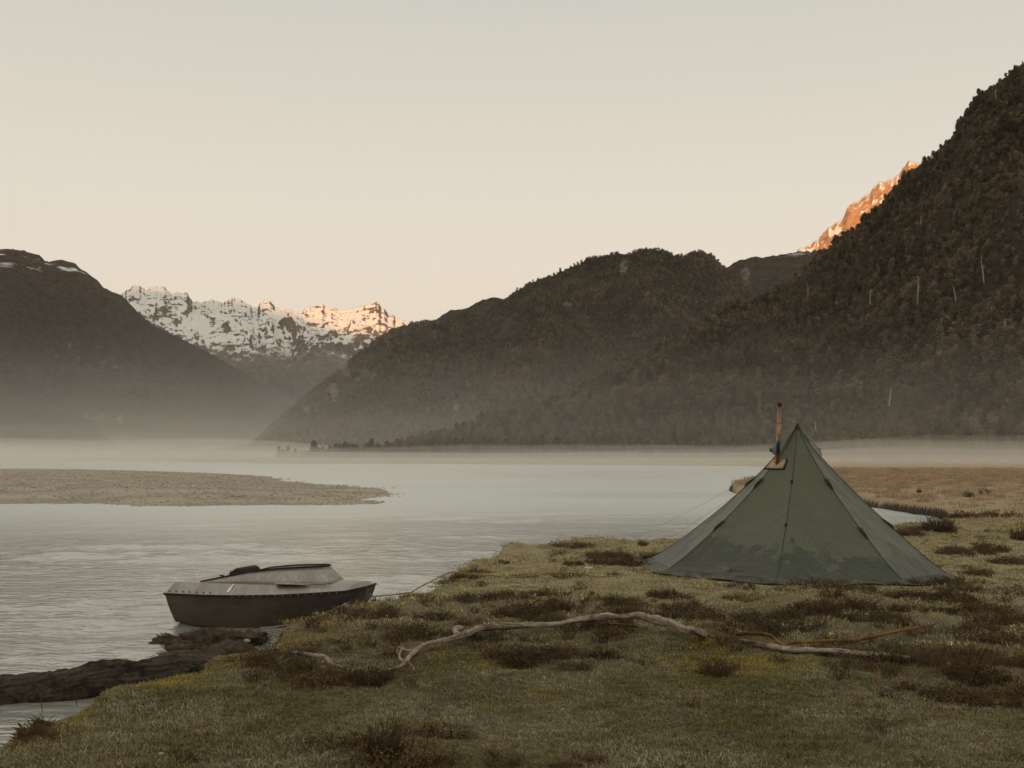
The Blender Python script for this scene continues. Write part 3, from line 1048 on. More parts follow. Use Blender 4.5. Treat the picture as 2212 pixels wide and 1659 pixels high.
def tinted(name, a, b_, br=.3, tl=.2, tone=False):
    t = NT(name)
    r = t.rand()
    n2 = t.noise(t.pos(), 5, 4, .6)
    c = t.mix(n2, a, b_)
    v = t.math('ADD', 1 - br, t.math('MULTIPLY', r, 2 * br))
    if tone:
        v = t.math('MULTIPLY', v, t.attr('tone'))
    c = t.mix(1.0, c, v, 'MULTIPLY')
    b = t.bsdf(c, .8, None, 0, .2)
    tr = t.n('ShaderNodeBsdfTranslucent')
    t.l(c, tr.inputs[0])
    ms = t.n('ShaderNodeMixShader')
    ms.inputs[0].default_value = tl
    t.l(b, ms.inputs[1])
    t.l(tr.outputs[0], ms.inputs[2])
    return t.done(ms.outputs[0])


M_grass = grass_mat()
M_moss = tinted('mossy_grass', (.250, .195, .040), (.400, .300, .080), tone=True)
M_gold = tinted('golden_field_grass', (.36, .255, .155), (.50, .37, .24))
M_twig = tinted('dead_heath_twigs', (.056, .033, .017), (.145, .086, .042), .4, .1)
M_rust = tinted('rusty_dead_fern', (.115, .066, .030), (.25, .150, .072), .35, .15)
M_dgreen = tinted('dark_ground_leaf', (.050, .050, .020), (.100, .090, .036), .3, .15)


def tuft(name, n, rad, h, wid, mat, rr, lean=.7, seg=2):
    V, Fc, tone = [], [], []
    for _ in range(n):
        tone += [rr.choice((.45, .7, .9, 1.0, 1.15, 1.35, 1.7))] * 5
        a, q = rr.random() * 6.28, rad * math.sqrt(rr.random())
        b = Vector((math.cos(a) * q, math.sin(a) * q, -.01))
        hh = h * rr.uniform(.45, 1.15)
        a2 = rr.random() * 6.28
        d = Vector((math.cos(a2), math.sin(a2), 0)) * hh * lean * rr.uniform(.2, 1.2)
        s = Vector((-math.sin(a2 + rr.gauss(0, .6)), math.cos(a2), 0)) * wid * rr.uniform(.6, 1.2)
        k = len(V)
        mid = b + d * .35 + Vector((0, 0, hh * .62))
        tip = b + d + Vector((0, 0, hh * .92))
        V += [b - s, b + s, mid + s * .8, mid - s * .8, tip]
        Fc += [(k, k + 1, k + 2, k + 3), (k + 3, k + 2, k + 4)]
    o = mesh_obj(name, V, Fc, mat, do_link=False)
    add_attr(o, 'tone', tone)
    return o


rr = random.Random(3)
G_near = [tuft('grass_a%d' % i, 36, .060, .027, .0032, M_grass, rr, 1.1) for i in range(5)]
G_moss = [tuft('moss_a%d' % i, 36, .060, .026, .0032, M_moss, rr, 1.1) for i in range(2)]
M_turf_lifted = tinted('frosted_turf_lifted', (.31, .265, .135), (.50, .42, .24), .35, .3, True)  # frosted turf, base colour lifted where sky light alone leaves it dark
G_mid = [tuft('grass_b%d' % i, 44, .16, .034, .0044, M_turf_lifted if i < 4 else M_grass, rr, 1.2) for i in range(5)]
G_mmid = [tuft('moss_b%d' % i, 60, .16, .040, .0040, M_moss, rr, 1.0) for i in range(2)]


def cone_points(n, r0, r1, seed, half=R(36)):
    q = np.random.default_rng(seed)
    rad = np.sqrt(q.random(n) * (r1 * r1 - r0 * r0) + r0 * r0)
    a = (q.random(n) * 2 - 1) * half
    return rad * np.sin(a), rad * np.cos(a), q


TC = Vector((5.28, 20.0, 0))    # tent centre
TENT_R = 2.65


def scatter_grass(name, n, r0, r1, seed, A, B, lab, smin, smax):
    x, y, q = cone_points(n, r0, r1, seed)
    z, d1, g, pl = land(x, y)
    px, py = proj(x, y, z)
    nh = fbm(x * 1.7, y * 1.7, 3, 51)
    heath = imask(px, py, HEATH) * sstep(-.15, .30, nh)
    yel = imask(px, py, YELLOW) * sstep(-.4, .2, fbm(x * 1.1, y * 1.1, 3, 61))
    edge = 1 - sstep(.1, .75, d1)
    in_tent = np.hypot(x - TC.x, y - TC.y) < TENT_R * .93
    keep = (d1 > .06) & (z > WATER + .35) & (q.random(len(x)) > .80 * heath) & (fbm(x * 6, y * 6, 2, 68) > -.42 + .55 * q.random(len(x)) - .25) & ~in_tent
    moss = q.random(len(x)) < np.maximum(yel * .85, edge * .42)
    x, y, z, moss = x[keep], y[keep], z[keep], moss[keep]
    m = len(x)
    idx = np.where(moss, len(A) + q.integers(0, len(B), m), q.integers(0, len(A), m))
    s = q.uniform(smin, smax, m) * (1 + .35 * fbm(x * .8, y * .8, 3, 66))
    scatter(name, np.stack([x, y, z], 1), np.stack([q.normal(0, .12, m), q.normal(0, .12, m), q.random(m) * 6.28], 1), np.stack([s, s, s * q.uniform(.7, 1.25, m)], 1), idx, A + B, lab, 'grass')


scatter_grass('grass', 60000, 4.2, 13, 201, G_near, G_moss, 'short frosted grass covering the near river bank', .75, 1.3)
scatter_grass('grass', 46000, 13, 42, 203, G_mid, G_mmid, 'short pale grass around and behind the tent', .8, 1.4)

# heath: low dark twiggy mat that nobody could count
def heath_clump(name, rr, n=26, rad=.13, h=.09, mat=None):
    m = MB()
    for _ in range(n):
        a, q = rr.random() * 6.28, rad * rr.random()
        b = Vector((math.cos(a) * q, math.sin(a) * q, -.01))
        a2 = rr.random() * 6.28
        hh = h * rr.uniform(.4, 1.3)
        e = b + Vector((math.cos(a2) * hh * .9, math.sin(a2) * hh * .9, hh))
        mid = (b + e) / 2 + Vector((rr.gauss(0, .015), rr.gauss(0, .015), hh * .15))
        s = Vector((-math.sin(a2), math.cos(a2), .2)) * .0035
        k = [b - s, b + s, mid + s, mid - s, e]
        m.add(k, [(0, 1, 2, 3), (3, 2, 4)], 0)
        for _ in range(3):
            c_ = mid.lerp(e, rr.random()) + Vector((rr.gauss(0, .012), rr.gauss(0, .012), rr.gauss(0, .01)))
            u = Vector((rr.gauss(0, 1), rr.gauss(0, 1), rr.gauss(0, 1))).normalized() * .011
            v = u.orthogonal().normalized() * .006
            m.add([c_ + u, c_ + v, c_ - u, c_ - v], [(0, 1, 2, 3)], 1)
    return m.build(name, [M_twig, mat or M_rust], do_link=False)


HCL = [heath_clump('heath_%d' % i, rr, mat=(M_rust, M_dgreen, M_twig)[i % 3]) for i in range(6)]
x, y, q = cone_points(110000, 4.5, 34, 301)
z, d1, g, pl = land(x, y)
px, py = proj(x, y, z)
nh = fbm(x * 1.7, y * 1.7, 3, 51)
hm = imask(px, py, HEATH) * sstep(-.12, .40, nh) + .010
keep = (d1 > .15) & (q.random(len(x)) < hm * .42) & (np.hypot(x - TC.x, y - TC.y) > TENT_R * .98)
x, y, z = x[keep], y[keep], z[keep]
m = len(x)
s = q.uniform(.6, 1.25, m)
scatter('heath', np.stack([x, y, z], 1), np.stack([q.normal(0, .15, m), q.normal(0, .15, m), q.random(m) * 6.28], 1), np.stack([s, s, s * q.uniform(.6, 1.3, m)], 1), q.integers(0, 6, m), HCL,
        'low dark brown heath matted through the grass', 'heath')

# golden grass of the far field
G_far = [tuft('field_%d' % i, 46, .5, .30, .014, M_gold, rr, .5) for i in range(3)]
x, y, q = cone_points(26000, 36, 190, 305, R(34))
z, d1, g, pl = land(x, y)
keep = (d1 > .3) & (z > WATER + .3) & (q.random(len(x)) < sstep(34, 60, np.hypot(x, y)) * (.35 + .65 * sstep(-.2, .3, fbm(x * .12, y * .3, 3, 77))))
x, y, z = x[keep], y[keep], z[keep]
m = len(x)
s = q.uniform(.5, 1.3, m)
scatter('field_grass', np.stack([x, y, z], 1), np.stack([np.zeros(m), np.zeros(m), q.random(m) * 6.28], 1), np.stack([s, s, s * q.uniform(.5, 1.2, m)], 1), q.integers(0, 3, m), G_far,
        'tall golden brown grass on the flat beyond the cove', 'grass')

# gravel of the river bar
def pebble(name, rr, mat, n=12, flat=.6):
    bm = bmesh.new()
    bmesh.ops.create_icosphere(bm, subdivisions=1, radius=1)
    for v in bm.verts:
        v.co *= rr.uniform(.75, 1.2)
        v.co.z *= flat
    me = bpy.data.meshes.new(name)
    bm.to_mesh(me)
    bm.free()
    me.materials.append(mat)
    me.polygons.foreach_set('use_smooth', np.ones(len(me.polygons), bool))
    return bpy.data.objects.new(name, me)


M_grav = tinted('river_gravel', (.32, .27, .21), (.46, .395, .315), .3, 0)
PB = [pebble('pebble_%d' % i, rr, M_grav) for i in range(4)]
x, y, q = cone_points(150000, 52, 190, 311, R(34))
z, d1, g, pl = land(x, y)
keep = (g > .5) & (z > WATER - .02) & (q.random(len(x)) < 42 / np.hypot(x, y))
x, y, z = x[keep], y[keep], z[keep]
m = len(x)
s = .05 + .09 * q.random(m) ** 3
scatter('gravel', np.stack([x, y, z], 1), np.stack([np.zeros(m), np.zeros(m), q.random(m) * 6.28], 1), np.stack([s, s * q.uniform(.7, 1.2, m), s], 1), q.integers(0, 4, m), PB,
        'grey brown gravel covering the river bar', 'gravel')

# ================================================================== TENT
TH = 2.66
t = NT('olive_tent_fabric')
o = t.obj()
s3 = t.n('ShaderNodeSeparateXYZ')
t.l(o, s3.inputs[0])
weave = t.noise(o, 90, 2, .5)
big = t.noise(o, 1.5, 5, .62, (1, 1, .45))
edge_ = t.math('ADD', s3.outputs['Z'], t.math('MULTIPLY', t.math('SUBTRACT', big, .5), 1.9))
damp = t.rng(edge_, .40, .52, 1, 0)
dry = t.mix(t.noise(o, 3, 4), (.135, .150, .092), (.160, .174, .108))
c = t.mix(t.math('MULTIPLY', damp, .8), dry, (.058, .064, .041))
cre = t.noise(o, 2.2, 4, .55, (1, 1, .28), 1.2)
cre2 = t.noise(o, 7, 3, .55, (1, 1, .4), .8)
nrm = t.bump(t.math('ADD', cre, t.math('MULTIPLY', cre2, .3)), .9, .07)
rough = t.mix(damp, (.62, .62, .62), (.38, .38, .38))
b = t.bsdf(c, .6, nrm, 0, .6, **{'Sheen Weight': .35, 'Sheen Roughness': .4})
t.l(t.rng(damp, 0, 1, .50, .44), [n for n in t.t.nodes if n.type == 'BSDF_PRINCIPLED'][0].inputs['Roughness'])
tr = t.n('ShaderNodeBsdfTranslucent')
t.l(t.mix(1.0, c, (1.5, 1.5, 1.1), 'MULTIPLY'), tr.inputs[0])
ms = t.n('ShaderNodeMixShader')
ms.inputs[0].default_value = .36
t.l(b, ms.inputs[1])
t.l(tr.outputs[0], ms.inputs[2])
M_tent = t.done(ms.outputs[0])
M_trim = simple('dark_green_webbing', (.030, .034, .022), .7, var=.2)
M_skirt = simple('frosty_skirt_fabric', (.060, .064, .044), .6, spec=.3, var=.5, scale=5, bump=.5, bscale=14)
M_black = simple('black_webbing', (.018, .016, .014), .7)
M_jack = simple('sand_heatproof_cloth', (.42, .33, .24), .9, var=.2, scale=12, bump=.3)
M_ink = simple('printed_ink', (.012, .013, .010), .6)
M_line = simple('pale_guy_cord', (.15, .13, .09), .8)
M_steel = simple('dull_steel', (.35, .33, .30), .4, .9)

tent = empty('tipi_tent', TC)
tag(tent, 'olive green eight sided tipi tent pitched on the grass, damp dark along its foot', 'tent')
NS = 8


def seam_r(u):
    v = np.clip(1 - u, 0, 1)
    return TENT_R * v ** 1.27 + .12 * np.exp(-u / .06)


def corner(k, u):
    a = math.radians(-90 + 22.5 + 45 * k)   # k=0: right of the front panel
    rr_ = float(seam_r(u))
    fk = (1.0, .95, .94, .97, 1.03, 1.07, 1.06, 1.02)[k % 8]
    fk = 1 + (fk - 1) * (1 - u)
    x_, y_ = rr_ * fk * math.cos(a), rr_ * fk * math.sin(a)
    return Vector((x_, y_, TH * u))


FOOT = [gz(TC.x + corner(k, 0).x, TC.y + corner(k, 0).y) for k in range(NS)]


def panel(k, s, u):
    A, B = corner(k, u), corner((k + 1) % NS, u)
    p = A.lerp(B, s)
    bow = 4 * s * (1 - s)
    f = 1 - .035 * bow * math.sin(math.pi * min(1, u * 1.05))
    # light creases fanning from the tie points
    w = .020 * float(vn((s * 2.2 + u * 3.1 + k) * 2.1, (s - u) * 1.1 + k * 7, 5)) * bow + .011 * float(vn((s * 1.4 + u * 2.6) * 7, (s - u) * 1.6 + k * 3, 6)) * bow
    p.x *= f + w
    p.y *= f + w
    zf = FOOT[k] * (1 - s) + FOOT[(k + 1) % NS] * s
    p.z += zf * (1 - u) ** 3 - .015 * bow * (1 - u) ** 6
    return p


def panel_n(k, s, u):
    p = panel(k, s, u)
    a = panel(k, min(s + .01, 1), u) - panel(k, max(s - .01, 0), u)
    b = panel(k, s, min(u + .01, .99)) - panel(k, s, max(u - .01, 0))
    n = a.cross(b).normalized()
    if n.dot(Vector((p.x, p.y, 0))) < 0:
        n = -n
    return n


nu, ns = 44, 16
for k in range(NS):
    V, Fc = [], []
    for i in range(nu):
        u = i / (nu - 1) * .985
        for j in range(ns):
            V.append(panel(k, j / (ns - 1), u))
    for i in range(nu - 1):
        for j in range(ns - 1):
            Fc.append((i * ns + j, i * ns + j + 1, (i + 1) * ns + j + 1, (i + 1) * ns + j))
    mesh_obj('canopy_panel', V, Fc, M_tent, tent, True)
for k in range(NS):
    m = MB()
    pts = []
    for i in range(30):
        u = .005 + i / 29 * .98
        p = panel(k, 0, u)
        n = Vector((p.x, p.y, .6)).normalized()
        pts.append(p + n * .003)
    m.tube(pts, .006, 5)
    m.build('seam', M_trim, tent, True)
    # skirt of the panel, lying out on the grass
    V, Fc = [], []
    nn = 14
    for j in range(nn):
        s = j / (nn - 1)
        a = panel(k, s, .035)
        n = Vector((a.x, a.y, 0)).normalized()
        b_ = panel(k, s, .008) + n * .03
        wv = .03 * float(vn(s * 5 + k * 3, k, 15))
        cc = panel(k, s, 0) + n * (.15 + wv)
        cc.z = gz(TC.x + cc.x, TC.y + cc.y) + .028 + .02 * float(vn(s * 9 + k * 5, k + 2, 16))
        V += [a + n * .006, b_ + Vector((0, 0, .012)), cc]
    for j in range(nn - 1):
        Fc += [(j * 3, j * 3 + 3, j * 3 + 4, j * 3 + 1), (j * 3 + 1, j * 3 + 4, j * 3 + 5, j * 3 + 2)]
    mesh_obj('skirt', V, Fc, M_skirt, tent, True)
# peak cap
m = MB()
m.tube([Vector((0, 0, TH * .955)), Vector((0, 0, TH * .985)), Vector((0, 0, TH * 1.0))], [float(seam_r(.955)) + .012, float(seam_r(.985)) + .02, .012], 8)
m.build('peak_cap', M_trim, tent)


def hood(kA, kB, s_out):
    A = Vector((0, 0, TH * .995))
    B = corner(kA, .775)
    Cc = corner(kB, .815)
    B2 = B + Vector((B.x, B.y, 0)).normalized() * .012
    C2 = Cc + Vector((Cc.x, Cc.y, 0)).normalized() * .17 + Vector((0, 0, .02))
    V, Fc = [], []
    n_ = 8
    for i in range(n_):
        f = i / (n_ - 1)
        e = B2.lerp(C2, f) + Vector((0, 0, -.05 * math.sin(math.pi * f)))
        for j in range(6):
            g = .03 + .97 * j / 5
            V.append(A.lerp(e, g) + Vector((e.x, e.y, .3)).normalized() * (.012 + .02 * math.sin(math.pi * f) * g))
    for i in range(n_ - 1):
        for j in range(5):
            Fc.append((i * 6 + j, i * 6 + j + 1, i * 6 + 7 + j, i * 6 + 6 + j))
    h = mesh_obj('vent_hood', V, Fc, M_tent, tent, True)
    sm = h.modifiers.new('cloth', 'SOLIDIFY')
    sm.thickness = .006
    m = MB()
    m.tube([V[i * 6 + 5] for i in range(n_)], .008, 5)
    m.build('hem', M_black, h)
    m = MB()
    m.box(V[-1] + Vector((0, 0, -.03)), (.03, .03, .07))
    m.build('toggle', M_black, h)


hood(1, 2, 1)      # right
hood(NS - 2, NS - 3, -1)   # left


def guy(k, u, end, tab=True):
    p = panel(k, 0, u)
    n = Vector((p.x, p.y, .5)).normalized()
    if tab:
        m = MB()
        q = n.orthogonal().normalized() * .035
        dn = (panel(k, 0, u - .05) - p)
        side = n.cross(dn).normalized() * .05
        m.add([p + n * .008 - side - dn * .4, p + n * .008 + side - dn * .4, p + n * .045 + dn * .5, p + n * .004 + dn * 1.0 - side * .4, p + n * .004 + dn * 1.0 + side * .4],
              [(0, 1, 2), (0, 2, 3), (1, 4, 2), (3, 2, 4)])
        m.build('tie_patch', M_black, tent)
    a = p + n * .045
    e = Vector(end) - TC
    m = MB()
    m.tube([a, a.lerp(e, .5) + Vector((0, 0, -.015)), e], .002, 5)
    m.build('guy_line', M_line, tent)
    m = MB()
    m.tube([e + Vector((0, 0, .06)), e + Vector((0, 0, -.12))], .006, 6)
    m.tube([e + Vector((0, 0, .055)), e + n * .03 + Vector((0, 0, .045))], .005, 6)
    m.build('peg', M_steel, tent)


guy(0, .60, img(1985, 1259, 0) + Vector((0, 0, gz(img(1985, 1259).x, img(1985, 1259).y))))
guy(0, .30, img(1942, 1262, 0) + Vector((0, 0, gz(img(1942, 1262).x, img(1942, 1262).y))))
for kk, uu, dd in ((6, .60, 1.25), (6, .32, .75), (5, .60, 1.3), (4, .6, 1.2), (3, .6, 1.2), (2, .60, 1.2), (1, .34, .8)):
    a = math.radians(-90 + 22.5 + 45 * kk)
    ex, ey = TC.x + math.cos(a) * (TENT_R + dd), TC.y + math.sin(a) * (TENT_R + dd)
    guy(kk, uu, (ex, ey, gz(ex, ey) + .02))
for uu in (.60, .33):
    p = panel(7, 0, uu)
    n = Vector((p.x, p.y, .5)).normalized()
    m = MB()
    m.box(p + n * .01, (.035, .02, .06))
    m.build('tie_patch', M_black, tent)

# stove opening patch on the panel left of the front one (k = 7 -> front, k = 6 -> left of it)
def fit_panel(k, px, py):
    best = None
    for i in range(60):
        for j in range(60):
            p = panel(k, j / 59, i / 59 * .98) + TC
            a, b = proj(np.array(p.x), np.array(p.y), np.array(p.z))
            dd = (float(a) - px) ** 2 + (float(b) - py) ** 2
            if best is None or dd < best[0]:
                best = (dd, j / 59, i / 59 * .98)
    return best


cand = [(fit_panel(k, 1679, 1003), k) for k in (6, 7)]
(dd_, js, ju), jk = min(cand)
def patch(k, s0, s1, u0, u1, off, name, mat, shear=0.0, n_=5):
    V, Fc = [], []
    for i in range(n_):
        for j in range(n_):
            f, g = i / (n_ - 1), j / (n_ - 1)
            u = u0 + (u1 - u0) * f
            s = s0 + (s1 - s0) * g + shear * f
            V.append(panel(k, s, u) + panel_n(k, s, u) * off)
    for i in range(n_ - 1):
        for j in range(n_ - 1):
            Fc.append((i * n_ + j, i * n_ + j + 1, (i + 1) * n_ + j + 1, (i + 1) * n_ + j))
    o = mesh_obj(name, V, Fc, mat, tent, True)
    sm = o.modifiers.new('cloth', 'SOLIDIFY')
    sm.thickness = .006
    sm.offset = 1
    return o


ww = float(seam_r(ju)) * .765
hs, hu = .155 / ww, .155 / TH
patch(jk, js - hs * 1.16, js + hs * 1.16, ju - hu * .62, ju + hu * .62, .006, 'stove_patch_border', M_black)
patch(jk, js - hs * .92, js + hs * .92, ju - hu * .50, ju + hu * .50, .016, 'stove_patch', M_jack)
# maker's print
def print_on(k, px, py, text, width):
    _, s0, u0 = fit_panel(k, px, py)
    cu = bpy.data.curves.new('print', 'FONT')
    cu.body = text
    cu.size = 1
    to = bpy.data.objects.new('print', cu)
    S.collection.objects.link(to)
    dg = bpy.context.evaluated_depsgraph_get()
    me = bpy.data.meshes.new_from_object(to.evaluated_get(dg))
    bpy.data.objects.remove(to)
    V = np.array([v.co[:] for v in me.vertices])
    Fc = [tuple(q.vertices) for q in me.polygons]
    wd = V[:, 0].max()
    sc = width / wd
    side = float(seam_r(u0)) * .765
    out = []
    for v in V:
        s = s0 + v[0] * sc / side
        u = u0 + v[1] * sc / (TH * 1.25)
        out.append(panel(k, s, u) + panel_n(k, s, u) * .004)
    mesh_obj('maker_print', out, Fc, M_ink, tent)
    # mountain shaped mark before the word
    mk = [(-.115, 0), (-.075, .055), (-.06, .055), (-.035, .018), (-.015, .06), (-.005, .06), (-.030, -.005), (-.045, -.005), (-.07, .030), (-.095, 0)]
    out = []
    for a, b in mk:
        s, u = s0 + a / side, u0 + (b - .008) / (TH * 1.25)
        out.append(panel(k, s, u) + panel_n(k, s, u) * .004)
    mesh_obj('maker_mark', out, [(0, 1, 2, 8, 9), (2, 3, 6, 7, 8), (3, 4, 5, 6)], M_ink, tent)


kp = 6
print_on(kp, 1582, 1233, 'NORTENT', .20)

# ---- stove pipe: heat coloured steel
t = NT('heat_coloured_steel')
o = t.obj()
s3 = t.n('ShaderNodeSeparateXYZ')
t.l(o, s3.inputs[0])
hz = t.math('ADD', s3.outputs['Z'], t.math('MULTIPLY', t.math('SUBTRACT', t.noise(o, 6, 4), .5), .10))
rp_ = t.n('ShaderNodeValToRGB')
t.l(t.math('DIVIDE', hz, 1.18), rp_.inputs[0])
cr = rp_.color_ramp
cr.elements[0].position = 0
cr.elements[0].color = (.55, .22, .05, 1)
cr.elements[1].position = 1
cr.elements[1].color = (.06, .035, .025, 1)
for p_, c_ in ((.13, (.60, .22, .06, 1)), (.17, (.35, .08, .12, 1)), (.21, (.04, .08, .26, 1)), (.33, (.07, .20, .45, 1)), (.39, (.55, .60, .48, 1)), (.44, (.55, .27, .09, 1)), (.62, (.40, .21, .10, 1)), (.82, (.26, .14, .075, 1)), (.93, (.20, .10, .06, 1))):
    e_ = cr.elements.new(p_)
    e_.color = c_
soot = t.rng(t.noise(o, 9, 5, .7, (1, 1, .35)), .50, .72)
c = t.mix(1.0, t.mix(t.math('MULTIPLY', soot, .6), rp_.outputs[0], (.03, .022, .018)), (.88, .88, .92), 'MULTIPLY')
M_pipe = t.done(t.bsdf(c, .28, None, .9, .5))
M_soot = simple('sooty_steel', (.028, .022, .018), .55, .6)
pb = panel(jk, js, ju) + TC
top = imgd(1684.5, 870, pb.y + .02)
pipe = empty('stove_pipe', pb)
tag(pipe, 'heat coloured steel stove pipe rising from the tent, blue band low, sooty cap', 'stove pipe')
ax = top - pb
def ring_tube(pts, rad, k=20):
    m = MB()
    m.tube(pts, rad, k)
    return m
ring_tube([ax * -.06, ax * .33, ax * .331, ax * .66, ax * .661, ax * .985], [.034, .034, .035, .035, .034, .034]).build('flue', M_pipe, pipe, True)
ring_tube([ax * .945, ax * .95, ax * .985, ax * 1.0], [.036, .041, .041, .039]).build('spark_arrestor', M_soot, pipe, True)
for f in (.33, .66):
    ring_tube([ax * (f - .006), ax * (f + .006)], [.0365, .0365]).build('joint', M_soot, pipe)
m = MB()
for a_ in range(7):
    an = a_ * .9
    d_ = Vector((math.cos(an), math.sin(an), .5)).normalized()
    m.add([ax * .0 + d_ * .035 + Vector((0, 0, .02)), d_ * .075 + Vector((.012, 0, .03)), d_ * .07 + Vector((-.012, .01, .02))], [(0, 1, 2)])
m.build('patch_flaps', M_black, pipe)
m = MB()
m.tube([ax * .02 + Vector((.045, -.02, .05)), ax * .02 + Vector((.10, -.03, .07)), ax * .02 + Vector((.135, -.03, .09))], .008, 6)
m.build('clip', M_steel, pipe)

# ================================================================== BOAT
t = NT('weathered_aluminium')
o = t.obj()
str_ = t.noise(o, 14, 5, .65, (2.6, 1, .25))
bl = t.noise(o, 2.2, 5, .6)
c = t.mix(t.rng(str_, .35, .68), (.30, .275, .245), (.45, .415, .37))
c = t.mix(t.rng(bl, .42, .66), c, (.34, .30, .265))
M_alu = t.done(t.bsdf(c, t.rng(bl, .3, .7, .38, .58), t.bump(str_, .12, .01), .75, .5))
t = NT('dark_oxidised_hull')
o = t.obj()
bl = t.noise(o, 1.6, 5, .6, (.5, 1, 1.8))
scr = t.noise(o, 20, 5, .7, (.25, 1, 1.4))
c = t.mix(t.rng(bl, .35, .65), (.060, .048, .037), (.108, .087, .066))
c = t.mix(t.math('MULTIPLY', t.rng(scr, .58, .72), .55), c, (.18, .145, .11))
M_hull = t.done(t.bsdf(c, .45, t.bump(bl, .15, .02), .55, .4))
M_rub = simple('black_rubber_rail', (.016, .014, .012), .6)
M_riv = simple('bright_rivet', (.75, .70, .62), .35, .6)
M_bolt = simple('black_bolt', (.014, .012, .011), .5, .3)
M_seat = simple('dark_vinyl_seat', (.040, .034, .028), .8, spec=.1)
M_wood = simple('weathered_pale_wood', (.36, .25, .17), .85, var=.3, scale=6)
BL = 4.0
stern = imgd(368, 1347, 18.9)
bowp = imgd(815, 1270, 17.6)
hd = math.atan2(bowp.y - stern.y, bowp.x - stern.x)
boat = empty('jet_boat', (stern.x, stern.y, WATER - .09), hd)
boat.rotation_euler = (0, -R(.6), hd)
boat.scale = (.91, .92, .98)
_c, _s = math.cos(hd), math.sin(hd)
_near = Vector((.8 * .9 * _s, -.8 * .9 * _c))          # offset of the near stern corner
_z = WATER - .09 + .6 * .98
_d = 18.9
for _ in range(20):
    _q = imgd(358, 1283, _d)
    _d += (_z - _q.z) * -6
boat.location = (_q.x - _near.x, _q.y - _near.y, WATER - .09)
tag(boat, 'open grey aluminium jet boat with dark hull, nosed against the grassy bank', 'boat')
ST = np.array([  # x, rail half beam, rail z, chine half beam, chine z, keel z, deck-edge half beam, deck-edge z, stern rake
    [0.00, .80, .60, .66, .10, .00, .66, .80],
    [0.60, .83, .60, .70, .06, -.05, .67, .80],
    [1.20, .85, .605, .72, .04, -.07, .66, .80],
    [1.80, .84, .62, .70, .045, -.07, .63, .795],
    [2.40, .80, .64, .62, .085, -.05, .58, .79],
    [2.90, .72, .665, .50, .19, .02, .53, .785],
    [3.30, .64, .69, .44, .33, .12, .55, .765],
    [3.62, .62, .715, .44, .47, .26, .59, .738],
    [3.80, .58, .73, .42, .55, .36, .55, .742]])
XS = np.linspace(0, 3.80, 40)


def stn(x):
    return [float(np.interp(x, ST[:, 0], ST[:, i])) for i in range(1, 8)]


def smooth_stn(x):
    a = np.array([stn(min(max(x + d, 0), 3.8)) for d in (-.2, -.1, 0, .1, .2)])
    return a.mean(0) if .2 < x < 3.6 else np.array(stn(x))


SM = [smooth_stn(x) for x in XS]


def rake(x, z):
    return x + (.17 * (1 - z / .6) * (1 - x / .6) if x < .6 else 0)


def side_y(s, f):
    """half beam between rail (f=0) and chine (f=1), with a little flare"""
    return s[0] * (1 - f) + s[2] * f + .025 * math.sin(math.pi * f)


V, Fc = [], []
nf = 6
row = 2 * (nf + 3) - 1
for x, s in zip(XS, SM):
    L = []
    for i in range(nf + 1):
        f = i / nf
        L.append((side_y(s, f), s[1] * (1 - f) + s[3] * f))
    L.append((s[2] * .5, s[3] * .5 + s[4] * .5 - .01))
    L.append((0.0, s[4]))
    pts = [(-y_, z_) for y_, z_ in L] + [(y_, z_) for y_, z_ in L[-2::-1]]
    for y_, z_ in pts:
        V.append((rake(x, z_), y_, z_))
for i in range(len(XS) - 1):
    for j in range(row - 1):
        Fc.append((i * row + j, (i + 1) * row + j, (i + 1) * row + j + 1, i * row + j + 1))
Fc.append(tuple(range(row)))                       # transom
# blunt bow plate meeting in a shallow stem
b0 = (len(XS) - 1) * row
tipi = len(V)
V += [(3.91, 0, .745), (3.86, 0, .56), (3.81, 0, .40)]
Fc += [(b0, b0 + 3, tipi + 1, tipi), (b0 + 3, b0 + 6, tipi + 2, tipi + 1), (b0 + 6, b0 + 7, b0 + 8, tipi + 2)]
e0 = b0 + row - 1
Fc += [(e0, tipi, tipi + 1, e0 - 3), (e0 - 3, tipi + 1, tipi + 2, e0 - 6), (e0 - 6, tipi + 2, b0 + 8, e0 - 7)]
hull = mesh_obj('hull', V, Fc, M_hull, boat)
# strake along the chine forward
for sgn in (-1, 1):
    m = MB()
    m.tube([(x, sgn * (s[2] + .006), s[3] + .004) for x, s in zip(XS, SM) if x > 2.0], .012, 5)
    m.build('chine_strake', M_alu, boat)
# side deck panels (rail up to the deck edge)
for sgn in (-1, 1):
    V, Fc = [], []
    for x, s in zip(XS, SM):
        xr = x + .13 * max(0, 1 - x / .3)
        V += [(x, sgn * s[0], s[1] + .012), (xr, sgn * s[5], s[6])]
    for i in range(len(XS) - 1):
        Fc.append((2 * i, 2 * i + 2, 2 * i + 3, 2 * i + 1))
    k0 = len(V)
    V += [(3.91, 0, .757), (3.82, 0, .845)]
    Fc.append((k0 - 2, k0, k0 + 1, k0 - 1))
    mesh_obj('side_deck', V, Fc, M_alu, boat)
